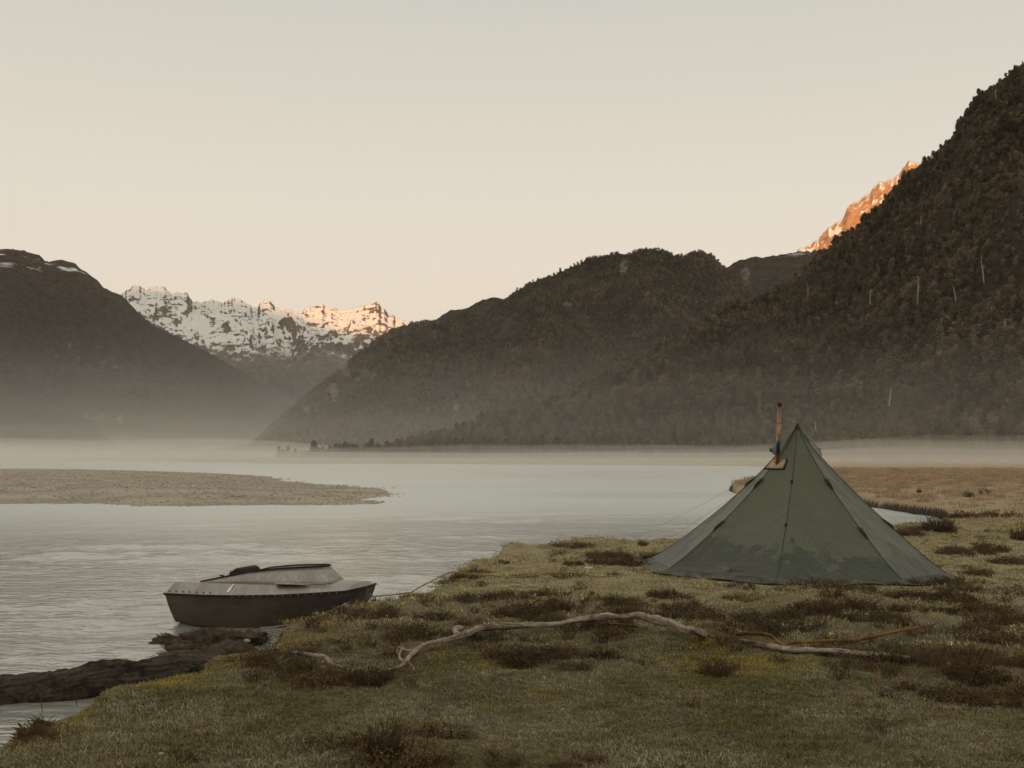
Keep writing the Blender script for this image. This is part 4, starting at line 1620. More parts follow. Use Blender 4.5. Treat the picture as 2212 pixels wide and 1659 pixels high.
# coaming: base and top curves of the cockpit surround
def coam(q):
    """q 0..1 along the near side from aft to the centre front: base and top points"""
    bx = np.interp(q, [0, .55, .75, .88, 1], [.62, 2.60, 3.12, 3.33, 3.40])
    by = np.interp(q, [0, .3, .55, .75, .88, 1], [.56, .55, .50, .40, .22, 0])
    hh = np.interp(q, [0, .12, .27, .42, .55, .75, 1], [.006, .085, .19, .245, .27, .285, .285])
    lean = np.interp(q, [0, .25, .55, .75, 1], [.02, .14, .20, .16, .0])
    back = np.interp(q, [0, .4, .55, .75, .88, 1], [0, .0, .05, .22, .27, .28])
    bz = .80 + .02 * (1 - by / .6)
    return Vector((bx, by, bz)), Vector((bx - back, max(by - lean * hh / .3 - .02, 0), bz + hh))


QS = np.concatenate([np.linspace(0, 1, 34)])
Bc = [coam(q) for q in QS]
full = [(Vector((b.x, -b.y, b.z)), Vector((t_.x, -t_.y, t_.z))) for b, t_ in Bc] + [(b, t_) for b, t_ in Bc[-2::-1]]
V, Fc = [], []
for b, t_ in full:
    for f in (0, .33, .66, 1):
        V.append(b.lerp(t_, f))
for i in range(len(full) - 1):
    for j in range(3):
        Fc.append((i * 4 + j, i * 4 + 4 + j, i * 4 + 5 + j, i * 4 + 1 + j))
co_ = mesh_obj('coaming', V, Fc, M_alu, boat, True)
sm = co_.modifiers.new('plate', 'SOLIDIFY')
sm.thickness = .012
m = MB()
m.tube([t_ + Vector((0, 0, .004)) for b, t_ in full], .016, 6)
m.build('coaming_trim', M_rub, co_, True)
# deck between deck edge and coaming, foredeck and stern deck
V, Fc = [], []
for sgn in (-1, 1):
    k0 = len(V)
    for q in range(34):
        b, _ = Bc[q]
        x = b.x
        s = np.array([np.interp(x, XS, np.array(SM)[:, i]) for i in range(7)])
        V += [(x, sgn * s[5], s[6]), (b.x, sgn * b.y, b.z)]
    for i in range(33):
        Fc.append((k0 + 2 * i, k0 + 2 * i + 2, k0 + 2 * i + 3, k0 + 2 * i + 1))
mesh_obj('deck', V, Fc, M_alu, boat)
V, Fc = [], []
for x in np.linspace(3.36, 3.80, 10):
    s = np.array([np.interp(x, XS, np.array(SM)[:, i]) for i in range(7)])
    for f in (-1, -.6, 0, .6, 1):
        V.append((x, s[5] * f, s[6] + .10 * (1 - f * f) + (.002 if abs(f) < 1 else 0)))
for i in range(9):
    for j in range(4):
        Fc.append((i * 5 + j, i * 5 + 5 + j, i * 5 + 6 + j, i * 5 + 1 + j))
k0 = len(V)
V.append((3.82, 0, .845))
for j in range(4):
    Fc.append((45 + j, k0, 46 + j))
mesh_obj('foredeck', V, Fc, M_alu, boat, True)
V = [(.14, -.66, .80), (.62, -.66, .80), (.62, .66, .80), (.14, .66, .80)]
mesh_obj('stern_deck', V, [(0, 1, 2, 3)], M_alu, boat)
V = [(.02, -.79, .61), (.02, .79, .61), (.14, .66, .80), (.14, -.66, .80)]
mesh_obj('transom_cap', V, [(0, 1, 2, 3)], M_alu, boat)
V, Fc = [], []
for x in np.linspace(.62, 3.1, 9):
    w = float(np.interp(x, [b.x for b, _ in Bc], [b.y for b, _ in Bc])) + .06
    V += [(x, -w, .22), (x, w, .22)]
for i in range(8):
    Fc.append((2 * i, 2 * i + 2, 2 * i + 3, 2 * i + 1))
mesh_obj('cockpit_floor', V, Fc, M_hull, boat)
# gunwale rubber
for sgn in (-1, 1):
    m = MB()
    pts = [(x - (.02 if x == 0 else 0), sgn * (s[0] + .008), s[1] + .003) for x, s in zip(XS, SM)] + [(3.925, 0, .752)]
    m.tube(pts, .021, 6)
    m.build('rubbing_rail', M_rub, boat, True)
# fastenings
rv = MB()
bm = bmesh.new()
bmesh.ops.create_icosphere(bm, subdivisions=1, radius=1)
ico_v = [v.co.copy() for v in bm.verts]
ico_f = [tuple(v.index for v in f.verts) for f in bm.faces]
bm.free()


def ball(name, c, r, mat, parent):
    o = mesh_obj(name, [Vector(v) * r for v in ico_v], ico_f, mat, parent, True)
    o.location = c
    return o


for i in range(15):
    x = 1.55 + i * .148
    if x > 3.78:
        break
    s = smooth_stn(x)
    for sgn in (-1, 1):
        ball('rivet', (x, sgn * (s[0] + .026), s[1] - .002), .0085, M_riv, boat)
for i in range(7):
    x = .07 + i * .157
    s = smooth_stn(x)
    f = .22
    for sgn in (-1, 1):
        ball('bolt', (x + .02, sgn * (s[0] * (1 - f) + s[5] * f + .01), s[1] * (1 - f) + s[6] * f + .012), .015, M_bolt, boat)
m = MB()
s = smooth_stn(1.40)
for a_, b_ in ((.25, 1.40), (.9, 1.47)):
    pass
q0 = [(1.375, .25), (1.43, .25), (1.475, .92), (1.42, .92)]
m.add([(x, -(s[0] * (1 - f) + s[5] * f) - .006, s[1] * (1 - f) + s[6] * f + .014) for x, f in q0], [(0, 1, 2, 3)])
m.build('patch_plate', M_riv, boat)
ball('bolt', (1.08, -.565, .93), .014, M_bolt, boat)
# seat
m = MB()
sv, sf = [], []
prof_ = [(-.06, .25), (-.06, .95), (-.03, .99), (.05, 1.035), (.16, 1.04), (.22, 1.01), (.24, .93), (.30, .25)]
for yy in (-.30, -.27, .27, .30):
    ins = .02 if abs(yy) > .28 else 0
    for a_, b_ in prof_:
        sv.append((1.18 + a_ * (1 - ins) + ins * .2, yy + .0, b_ - ins))
for i in range(3):
    for j in range(7):
        sf.append((i * 8 + j, i * 8 + j + 1, i * 8 + 9 + j, i * 8 + 8 + j))
sf += [tuple(range(7, -1, -1)), tuple(24 + j for j in range(8))]
m.add(sv, sf)
m.build('seat', M_seat, boat, True)
m = MB()
m.tube([(.98, -.1, .30), (.98, -.1, .90), (1.0, -.1, .945), (1.2, -.1, .945)], .018, 6)
m.build('grab_handle', M_bolt, boat)
m = MB()
m.tube([(.66, .1, .80), (.66, .1, .85)], .012, 6)
m.tube([(.62, .1, .856), (.70, .1, .856)], .013, 6)
m.build('cleat', M_bolt, boat)
m = MB()
m.tube([Vector((3.93, 0, .60)) + Vector((.0 + .03 * (1 + math.cos(a_ * .7)), 0, .03 * math.sin(a_ * .7))) for a_ in range(10)], .007, 6)
m.build('bow_eye', M_steel, boat)

# paddle lying on the deck
bpy.context.view_layer.update()
BM = boat.matrix_world.copy()
pad = empty('paddle')
tag(pad, 'pale wooden paddle lying on the side of the grey boat deck', 'paddle')
loc0 = BM @ Vector((2.30, -.575, .83))
d0 = (BM @ Vector((3.25, -.50, .815))) - loc0
pad.location = loc0
pad.rotation_euler = d0.to_track_quat('X', 'Z').to_euler()
m = MB()
bl_ = [(0, .030), (.03, .062), (.12, .075), (.40, .070), (.54, .045), (.62, .018)]
V = []
for a_, w in bl_:
    V += [(a_, -w, 0), (a_, -w * .5, .014), (a_, w * .5, .014), (a_, w, 0)]
Fc = []
for i in range(len(bl_) - 1):
    for j in range(3):
        Fc.append((i * 4 + j, i * 4 + 4 + j, i * 4 + 5 + j, i * 4 + 1 + j))
m.add(V, Fc)
ob = m.build('blade', M_wood, pad)
sm = ob.modifiers.new('wood', 'SOLIDIFY')
sm.thickness = .012
m = MB()
m.tube([(.55, 0, .006), (.75, 0, .012), (.93, 0, .012)], .014, 8)
m.build('shaft', M_wood, pad, True)

# ================================================================== DRIFTWOOD
def wood_mat(name, a, b, dark, st=(1, 1, 1), sc=9):
    t = NT(name)
    o = t.obj()
    n1 = t.noise(o, sc, 6, .65, st)
    n2 = t.noise(o, 2.3, 5, .6)
    c = t.mix(t.rng(n1, .3, .7), a, b)
    c = t.mix(t.rng(n2, .50, .64), c, dark)
    c = t.mix(t.math('MULTIPLY', t.rng(t.noise(o, 17, 4, .7), .52, .66), .7), c, dark)
    return t.done(t.bsdf(c, .85, t.bump(n1, .9, .03), 0, .2))


M_drift = wood_mat('grey_driftwood', (.22, .165, .128), (.50, .40, .33), (.13, .09, .065), (.5, 3, 3))
M_orange = wood_mat('fresh_orange_stick', (.20, .085, .022), (.36, .17, .050), (.10, .05, .02), (.5, 3, 3))
M_log = wood_mat('wet_dark_log', (.020, .015, .011), (.115, .085, .062), (.013, .010, .008), (.35, 4.5, 4.5), 5)


def branch(name, pts, rad, mat, label, cat, k=10, n=6, jit=.10, seed=1, noise_amp=.35, parent=None, rv=.13):
    P = spline(pts, n)
    rr_ = np.interp(np.linspace(0, 1, len(P)), np.linspace(0, 1, len(rad)), rad)
    q = random.Random(seed)
    base = Vector((P[0].x, P[0].y, P[0].z))
    Q = []
    for i, p in enumerate(P):
        Q.append(p - base + Vector((float(vn(i * .2, seed, 3)), float(vn(i * .2, seed + 7, 4)), float(vn(i * .17, seed + 3, 5)))) * rr_[i] * noise_amp)
    rr2 = [r_ * (1 + rv * float(vn(i * .23, seed + 11, 9))) for i, r_ in enumerate(rr_)]
    m = MB()
    m.tube(Q, rr2, k, 0, True, jit, q)
    if parent is None:
        o = m.build(name, mat, None, True)
        o.location = base
        tag(o, label, cat)
        return o, base
    o = m.build(name, mat, parent, True)
    o.location = base
    return o, base


def gp(px, py, dz):
    """point dz above the ground surface seen at px, py"""
    z = 0.0
    for _ in range(6):
        v = img(px, py, z + dz)
        z = gz(v.x, v.y)
    v = img(px, py, z + dz)
    return v


def gflat(px, py):
    return gp(px, py, 0)


main = [gp(833, 1447, .03), gp(868, 1438, .04), gp(890, 1412, .06), gp(922, 1392, .07), gp(985, 1377, .10), gp(1000, 1372, .10), gp(1040, 1357, .10), gp(1100, 1352, .10), gp(1180, 1351, .10), gp(1250, 1341, .13), gp(1310, 1334, .17),
        gp(1370, 1330, .20), gp(1415, 1336, .18), gp(1460, 1352, .11), gp(1500, 1362, .06), gp(1545, 1378, .0), gp(1600, 1388, .03), gp(1700, 1402, .05), gp(1790, 1408, .05), gp(1860, 1412, .05), gp(1968, 1424, .04)]
br_root = empty('driftwood_branch', (main[0].x, main[0].y, main[0].z))
tag(br_root, 'long crooked grey driftwood branch lying across the grass, half buried in a mossy hummock', 'branch')
o, b = branch('stem', [p - br_root.location for p in main], [.013, .017, .022, .024, .028, .033, .033, .037, .037, .040, .040, .042, .040, .037, .036, .036, .035, .034, .032, .028], M_drift, None, None, 16, 10, .22, 2, .3, br_root, .16)
for pts, rd in (([gp(905, 1402, .06), gp(880, 1405, .09), gp(862, 1398, .12), gp(858, 1412, .06)], [.022, .016, .010, .006]), ([gp(870, 1430, .06), gp(862, 1418, .10), gp(868, 1402, .14)], [.018, .012, .006]),
                ([gp(990, 1372, .12), gp(985, 1360, .15), gp(998, 1356, .17)], [.04, .035, .02]), ([gp(1140, 1352, .14), gp(1110, 1347, .16), gp(1080, 1346, .16)], [.022, .016, .008]),
                ([gp(878, 1428, .07), gp(890, 1440, .04), gp(896, 1448, .02)], [.016, .011, .006])):
    branch('side_twig', [p - br_root.location for p in pts], rd, M_drift, None, None, 8, 5, .15, int(rd[0] * 1e4), .3, br_root)
branch('bent_stick', [gp(1578, 1378, .04), gp(1600, 1370, .10), gp(1640, 1368, .12), gp(1668, 1376, .10), gp(1688, 1392, .06), gp(1720, 1388, .07), gp(1790, 1384, .08), gp(1850, 1382, .09), gp(1920, 1367, .11), gp(1970, 1358, .13), gp(2020, 1348, .16)],
       [.018, .020, .020, .020, .018, .018, .017, .017, .015, .012, .007], M_orange, 'thin bent orange stick lying behind the end of the grey branch', 'stick', 8, 6, .08, 21, .2)
branch('forked_stick', [gp(1300, 1347, .05), gp(1350, 1350, .05), gp(1400, 1358, .03)], [.012, .016, .010], M_orange, 'short orange stick showing under the arch of the grey branch', 'stick', 8, 6, .08, 23, .2)
branch('driftwood_stick', [gp(640, 1410, .06), gp(668, 1414, .07), gp(700, 1420, .07), gp(718, 1433, .05), gp(735, 1440, .02)], [.022, .028, .027, .022, .010], M_drift, 'short grey stick poking out of brown scrub near the bank edge', 'stick', 8, 6, .14, 25, .3)
branch('fallen_twig', [gp(575, 1372, .02), gp(610, 1362, .03), gp(640, 1356, .02)], [.006, .008, .004], M_drift, 'tiny pale twig on the yellow lip of the bank near the boat', 'twig', 6, 4, .1, 26, .3)
branch('fallen_twig', [gp(1780, 1425, .02), gp(1822, 1416, .06), gp(1850, 1400, .12)], [.006, .006, .003], M_twig, 'thin dark twig standing up from the grass by the grey branch end', 'twig', 6, 4, .1, 27, .3)

# the big dark log in the shallows
def wp(px, py, z):
    return img(px, py, z)


log_root = empty('sunken_log', wp(200, 1490, WATER))
tag(log_root, 'thick dark waterlogged log lying in the shallows below the near bank', 'log')
LTH = math.atan2(wp(440, 1440, WATER).y - wp(0, 1507, WATER).y, wp(440, 1440, WATER).x - wp(0, 1507, WATER).x)
log_root.rotation_euler = (0, 0, LTH)
LR = Matrix.Rotation(-LTH, 3, 'Z')
LP = [wp(-330, 1560, WATER + .02), wp(-150, 1530, WATER + .03), wp(0, 1507, WATER + .05), wp(110, 1492, WATER + .08), wp(200, 1478, WATER + .12), wp(300, 1462, WATER + .12), wp(400, 1448, WATER + .10), wp(470, 1436, WATER + .05)]
branch('trunk', [LR @ (p - log_root.location) for p in LP], [.20, .22, .24, .23, .22, .21, .18, .12], M_log, None, None, 26, 10, .16, 41, .12, log_root, .04)
SP_ = [wp(196, 1441, WATER + .20), wp(250, 1436, WATER + .24), wp(320, 1440, WATER + .22), wp(420, 1446, WATER + .12)]
branch('broken_limb', [LR @ (p - log_root.location) for p in SP_], [.055, .075, .085, .06], M_log, None, None, 10, 6, .18, 43, .4, log_root)
for i in range(5):
    a_ = wp(90 + 70 * i, 1500 - 9 * i, WATER + .15)
    b_ = wp(100 + 74 * i, 1535 - 14 * i, WATER + .02)
    branch('root_fibre', [LR @ (a_ - log_root.location), LR @ ((a_ + b_) / 2 - log_root.location + Vector((.02, -.12, .05))), LR @ (b_ - log_root.location + Vector((0, -.1, 0)))], [.008, .006, .003], M_log, None, None, 5, 4, .1, 50 + i, .3, log_root)

# slumped sods at the foot of the bank and lumps on its lip
M_sod = simple('dark_earth_sod', (.060, .042, .026), .95, var=.45, scale=7, bump=.8, bscale=20)


def lump(name, c, dim, label, mat, seed, fuzz=90, grass=None, cat='sod'):
    e = empty(name, c, seed * 1.3)
    tag(e, label, cat)
    bm = bmesh.new()
    bmesh.ops.create_icosphere(bm, subdivisions=4, radius=1)
    V = []
    for v in bm.verts:
        p = v.co.copy()
        f = 1 + .45 * float(vn(p.x * 1.9 + seed, p.y * 1.9 + p.z, seed)) + .30 * float(vn(p.x * 5 + seed, p.y * 5 + p.z * 4, seed + 3))
        p = p * f
        V.append((p.x * dim[0], p.y * dim[1], p.z * dim[2]))
    Fc = [tuple(q.index for q in f.verts) for f in bm.faces]
    bm.free()
    mesh_obj('earth', V, Fc, mat, e, True)
    rr_ = random.Random(seed)
    m = MB()
    for _ in range(fuzz):
        p = Vector(V[rr_.randrange(len(V))])
        if p.z < -.1 * dim[2]:
            continue
        n = Vector((p.x / dim[0], p.y / dim[1], p.z / dim[2] + .3)).normalized()
        h = rr_.uniform(.03, .08)
        tip = p + n * h + Vector((rr_.gauss(0, .03), rr_.gauss(0, .03), -.01))
        s = n.orthogonal().normalized() * .005
        m.add([p - s, p + s, (p + tip) / 2 + s + Vector((0, 0, .01)), tip], [(0, 1, 2, 3)])
    g = m.build('turf_fringe', grass or M_dgreen, e)
    g['kind'] = 'stuff'
    return e


for px, py, zz, dim, lab, sd in ((455, 1385, .0, (.62, .34, .15), 'largest dark weedy sod slumped in the water under the boat', 3), (525, 1384, .05, (.40, .30, .14), 'dark sod wedged between the boat and the grassy lip', 5), (412, 1402, .0, (.46, .26, .10), 'low dark sod at the water edge behind the sunken log', 7),
                                 (368, 1386, -.03, (.24, .13, .06), 'small wet sod standing apart in the water below the boat stern', 9), (490, 1412, .05, (.65, .30, .13), 'mossy sod against the foot of the grassy lip', 11), (400, 1426, -.02, (.50, .36, .09), 'flat grey mud bank meeting the end of the sunken log', 13)):
    lump('slumped_sod', wp(px, py, WATER + zz), dim, lab, M_sod, sd, 900, (M_dgreen, M_twig, M_rust)[sd % 3])
v = gflat(1064, 1224) + Vector((0, 0, -.09))
lump('earth_mound', v + Vector((0, 0, .04)), (.32, .30, .15), 'dark brown earth lump on the lip of the bank by the river', M_sod, 15, 160, M_twig, 'mound')
v = gflat(1046, 1233) + Vector((0, 0, -.05))
lump('earth_mound', v + Vector((-.05, -.1, .0)), (.26, .20, .07), 'smaller brown earth lump just below the larger one on the bank lip', M_sod, 17, 120, M_twig, 'mound')
v = gflat(305, 1433)
ball_ = None
M_stone = simple('pale_stone', (.40, .35, .28), .8, var=.25, scale=9)


def stone(px, py, r_, label, seed, zw=None):
    c = gflat(px, py) if zw is None else wp(px, py, zw)
    q = random.Random(seed)
    me = pebble('stone', q, M_stone, flat=.55)
    o = link(me)
    o.location = c + Vector((0, 0, r_ * .25))
    o.scale = (r_, r_ * q.uniform(.6, .9), r_ * .9)
    o.rotation_euler = (0, 0, q.random() * 6)
    tag(o, label, 'stone')


for a in ((232, 1628, .022, 'small pale stone in the bottom corner grass, under the bank point', 1), (349, 1631, .030, 'flat pale stone, wider of the two in the bottom corner grass', 2), (534, 1645, .026, 'grey stone near the lower frame edge, beside the big dead shrub', 3),
          (259, 1518, .022, 'pale stone in the bare scrape near the bank edge', 4), (249, 1514, .018, 'smaller stone touching the pale one in the bare scrape', 5), (333, 1513, .020, 'single white stone in the grass, away from the bare scrape', 6),
          (1215, 1534, .024, 'white stone alone in the open grass, lower middle', 7), (990, 1450, .020, 'tiny pale stone in the yellow mossy patch', 8), (1241, 1490, .020, 'pale speckled stone above the lone white stone', 9),
          (1170, 1228, .050, 'white stone beside the mooring rope', 10), (1137, 1292, .05, 'pale stone in front of the low stony hollow', 11)):
    stone(*a)
stone(533, 1388, .07, 'pale river stone among the sods under the boat bow', 12, WATER + .20)
for i in range(9):
    q = random.Random(60 + i)
    stone(1080 + i * 13 + q.uniform(-4, 4), 1268 + q.uniform(-3, 4), q.uniform(.03, .06), 'one of the grey stones in a row along the stony hollow', 60 + i)
for o in [o for o in S.objects if o.get('label', '').startswith('one of the grey stones')]:
    o['group'] = 'stones of the hollow'

# ================================================================== MOORING ROPE
M_rope = simple('yellow_brown_rope', (.30, .20, .085), .9, var=.35, scale=30)
eye = BM @ Vector((3.98, 0, .58))
rp_pts = [eye, gp(880, 1281, .10), gp(901, 1271, .12), gp(935, 1254, .20), gp(964, 1240, .22), gp(974, 1236, .24), gp(992, 1237, .18), gp(1031, 1242, .06), gp(1064, 1243, .04), gp(1090, 1246, .04), gp(1118, 1246, .04), gp(1151, 1243, .06), gp(1184, 1238, .08),
          gp(1205, 1238, .08), gp(1249, 1239, .07), gp(1268, 1242, .05), gp(1290, 1246, .04), gp(1342, 1243, .04)]
m = MB()
P = spline(rp_pts, 8)
m.tube([p - eye for p in P], .011, 6)
o = m.build('mooring_rope', M_rope, None, True)
o.location = eye
tag(o, 'yellow brown mooring rope running from the boat bow across the grass', 'rope')
pg = empty('mooring_peg', gflat(1271, 1238))
tag(pg, 'small white plastic peg stuck in the grass near the rope end', 'peg')
M_white = simple('white_plastic', (.75, .70, .62), .5)
m = MB()
m.tube([(0, 0, -.1), (0, 0, .10)], .012, 6)
m.build('stake', M_white, pg)
m = MB()
m.tube([(-.07, 0, .10), (.07, 0, .09)], .016, 6)
m.build('crossbar', M_white, pg)

# ================================================================== SHRUBS
def shrub_mesh(rr_, kind):
    """returns woody and leafy parts of a shrub about 1 m wide, 0.5 m high"""
    wd, lf = MB(), MB()
    if kind == 'mat':
        n, hh, up, nl = 230, .36, .6, 6
    elif kind == 'spiky':
        n, hh, up, nl = 170, .62, 1.3, 5
    else:
        n, hh, up, nl = 60, .50, 1.0, 1
    for i in range(n):
        a = rr_.random() * 6.28
        q = .40 * math.sqrt(rr_.random())
        p = Vector((math.cos(a) * q, math.sin(a) * q, -.03))
        edge = 1 - q / .45
        a2 = a + rr_.gauss(0, .9)
        d = Vector((math.cos(a2) * (1.1 - up * .4), math.sin(a2) * (1.1 - up * .4), up * rr_.uniform(.5, 1.2))).normalized()
        L = hh * rr_.uniform(.45, 1.1) * (.55 + .6 * edge)
        pts = [p]
        for s in range(4):
            d = (d + Vector((rr_.gauss(0, .28), rr_.gauss(0, .28), rr_.gauss(-.10, .2)))).normalized()
            pts.append(pts[-1] + d * L / 4)
        wd.tube(pts, [.0085, .007, .0055, .0045, .002], 3, 0, False)
        for _ in range(2):
            j = rr_.randrange(1, 4)
            e = pts[j] + Vector((rr_.gauss(0, .06), rr_.gauss(0, .06), rr_.uniform(-.02, .09)))
            wd.tube([pts[j], (pts[j] + e) / 2 + Vector((0, 0, .01)), e], [.004, .003, .0015], 3, 0, False)
        for _ in range(nl):
            j = rr_.randrange(1, 5)
            c_ = pts[j] + Vector((rr_.gauss(0, .03), rr_.gauss(0, .03), rr_.gauss(0, .025)))
            u = Vector((rr_.gauss(0, 1), rr_.gauss(0, 1), rr_.gauss(-.2, .8))).normalized() * rr_.uniform(.018, .042)
            v_ = u.orthogonal().normalized() * rr_.uniform(.006, .013)
            lf.add([c_ + u, c_ + v_, c_ - u, c_ - v_], [(0, 1, 2, 3)])
    return wd, lf


rr = random.Random(17)
SHR = {}
for kind in ('mat', 'spiky', 'twiggy'):
    SHR[kind] = []
    for i in range(3):
        wd, lf = shrub_mesh(rr, kind)
        SHR[kind].append((wd.build('twigs', M_twig, do_link=False).data, [lf.build('foliage', mt, do_link=False).data for mt in (M_twig, M_rust, M_dgreen)]))


def shrub(px, py, wpx, hpx, kind, leaf, label, cat='shrub', name=None, group=None, sd=None):
    c = gflat(px, py + hpx * .35)
    D_ = math.hypot(c.x, c.y)
    w = wpx / F * D_
    h = hpx / F * D_
    q = random.Random(int(px * 7 + py))
    nat = {'mat': .36, 'spiky': .60, 'twiggy': .50}[kind]
    e = empty(name or {'mat': 'heath_shrub', 'spiky': 'dead_fern_clump', 'twiggy': 'bare_twig_shrub'}[kind], c, q.random() * 6.28)
    e.scale = (w / .95, w / .95 * .9, h / nat)
    if e.scale[2] > e.scale[0] * 2.2:
        e.scale[2] = e.scale[0] * 2.2
    tag(e, label, cat, group)
    tw, lv = SHR[kind][q.randrange(3)]
    link(bpy.data.objects.new('twigs', tw), e)
    o = link(bpy.data.objects.new('foliage', lv[leaf]), e)
    o['kind'] = 'stuff'
    return e


for a in (
    (870, 1612, 180, 92, 'mat', 1, 'largest dead brown shrub, low in the foreground near the lower frame edge'),
    (828, 1590, 90, 110, 'spiky', 0, 'dark upright fern spike rising from the large foreground shrub'),
    (940, 1630, 110, 45, 'twiggy', 1, 'bare twigs trailing beside the large foreground shrub'),
    (1085, 1640, 90, 26, 'mat', 1, 'flat reddish scrap of shrub at the lower frame edge, middle'),
    (1215, 1652, 60, 30, 'spiky', 1, 'small rusty tuft cut by the lower frame edge'),
    (800, 1446, 105, 66, 'mat', 0, 'dense dark shrub at the root end of the grey branch'),
    (712, 1450, 150, 50, 'mat', 1, 'wide brown shrub around the short grey stick near the bank'),
    (568, 1420, 58, 52, 'spiky', 0, 'small dark fern clump alone near the bank edge, below the boat bow'),
    (640, 1450, 70, 34, 'mat', 1, 'low brown shrub between the lone fern clump and the wide shrub'),
    (868, 1348, 120, 44, 'twiggy', 0, 'tangled bare shrub above the root end of the grey branch'),
    (935, 1325, 90, 30, 'mat', 0, 'thin dark shrub on the bank behind the branch root end'),
    (1140, 1304, 110, 50, 'mat', 0, 'round dark shrub in the open grass between boat and tent'),
    (1208, 1300, 60, 60, 'spiky', 0, 'dark fern clump with one tall spike beside the round shrub'),
    (1165, 1325, 120, 30, 'mat', 2, 'low greenish skirt of shrub under the round dark one'),
    (1140, 1415, 130, 52, 'spiky', 0, 'dark fern clump in front of the middle of the grey branch'),
    (1225, 1402, 110, 46, 'mat', 0, 'brown shrub in front of the highest part of the grey branch'),
    (1060, 1390, 90, 40, 'twiggy', 1, 'sparse rusty twigs under the left half of the grey branch'),
    (1235, 1435, 90, 30, 'mat', 1, 'lowest patch of shrub in front of the grey branch'),
    (1432, 1278, 76, 30, 'mat', 0, 'small dark shrub in the grass in front of the tent corner'),
    (1610, 1286, 90, 30, 'mat', 1, 'flat brown shrub in front of the tent, under the maker print'),
    (1765, 1300, 110, 56, 'mat', 1, 'broad rusty shrub in front of the tent middle'),
    (1800, 1280, 50, 56, 'spiky', 0, 'dark pointed fern clump touching the tent foot'),
    (1858, 1300, 80, 46, 'spiky', 0, 'second dark fern clump along the tent foot'),
    (1915, 1325, 90, 40, 'mat', 0, 'dark round shrub in front of the light tent panel'),
    (1975, 1278, 110, 34, 'mat', 0, 'low dark shrub by the last corner of the tent'),
    (2062, 1282, 80, 34, 'mat', 0, 'dark shrub just past the last corner of the tent'),
    (1700, 1345, 140, 34, 'mat', 2, 'greenish low shrub behind the bent orange stick'),
    (1640, 1325, 120, 30, 'mat', 0, 'brown low shrub behind the mossy hummock'),
    (1545, 1440, 70, 54, 'spiky', 0, 'dark fern clump in the grass below the mossy hummock'),
    (1800, 1430, 70, 30, 'twiggy', 0, 'bare dark twigs in front of the end of the grey branch'),
    (2010, 1420, 60, 60, 'spiky', 0, 'dark fern clump at the cut end of the grey branch'),
    (2100, 1440, 120, 80, 'spiky', 0, 'large dark fern thicket near the frame edge, level with the branch end'),
    (2180, 1420, 90, 80, 'mat', 0, 'dark thicket cut by the frame edge, level with the branch end'),
    (2060, 1490, 120, 50, 'mat', 0, 'lowest dark shrub of the thicket by the frame edge'),
    (2150, 1500, 120, 44, 'mat', 1, 'rusty skirt of the thicket by the frame edge'),
    (2185, 1328, 60, 54, 'spiky', 0, 'compact black fern clump by the frame edge, above the stick'),
    (2120, 1350, 90, 30, 'mat', 0, 'flat dark shrub beyond the tip of the orange stick'),
    (1310, 1205, 95, 34, 'mat', 0, 'brown shrub beside the near tent corner, toward the river'),
    (1370, 1212, 80, 26, 'mat', 1, 'rusty low shrub against the near tent corner'),
    (1238, 1212, 50, 24, 'mat', 0, 'small brown shrub next to the white stone by the rope'),
    (1225, 1234, 80, 34, 'twiggy', 1, 'bare rusty twigs where the rope crosses the grass'),
    (1135, 1238, 60, 24, 'twiggy', 0, 'thin twigs lying along the mooring rope'),
    (970, 1240, 44, 52, 'twiggy', 0, 'bare twiggy bush on the lip of the bank where the rope crosses'),
    (1005, 1240, 70, 26, 'mat', 0, 'low brown shrub on the bank lip below the twiggy bush'),
    (1238, 1172, 100, 26, 'mat', 0, 'brown shrub on the shoreline point by the open river'),
    (1388, 1172, 22, 22, 'spiky', 0, 'tiny dark fern tuft near the shoreline, beside the guy line'),
    (2030, 1130, 70, 54, 'spiky', 0, 'tall dark shrub at the head of the cove behind the tent'),
    (1965, 1146, 64, 34, 'spiky', 0, 'dark shrub on the shore of the cove, close to the tent'),
    (1915, 1148, 60, 22, 'mat', 0, 'low dark shrub touching the tent edge by the cove'),
    (2062, 1186, 74, 34, 'mat', 0, 'middle brown shrub on the open ground past the tent'),
    (2140, 1178, 76, 36, 'mat', 0, 'brown shrub in the open ground toward the frame edge, upper one'),
    (2176, 1206, 80, 32, 'mat', 0, 'brown shrub near the frame edge, lower of two'),
    (2110, 1232, 64, 26, 'mat', 1, 'round rusty shrub alone past the tent corner'),
    (2015, 1236, 50, 24, 'mat', 0, 'small shrub at the far guy line past the tent'),
    (2205, 1150, 40, 50, 'spiky', 0, 'dark bush cut by the frame edge, beyond the open ground'),
    (2095, 1108, 90, 28, 'mat', 1, 'rusty shrub band above the head of the cove'),
    (2165, 1108, 80, 26, 'mat', 1, 'rusty shrub near the frame edge, above the head of the cove'),
    (2092, 1066, 22, 20, 'spiky', 2, 'small dark bush in the golden field, nearer the cove'),
    (2126, 1061, 20, 22, 'spiky', 2, 'small dark bush in the golden field, nearer the frame edge'),
    (1985, 1052, 10, 34, 'spiky', 2, 'thin upright sapling in the golden field behind the tent'),
    (290, 980, 30, 12, 'mat', 2, 'tiny misty bush on the far river flat'),
):
    shrub(*a)

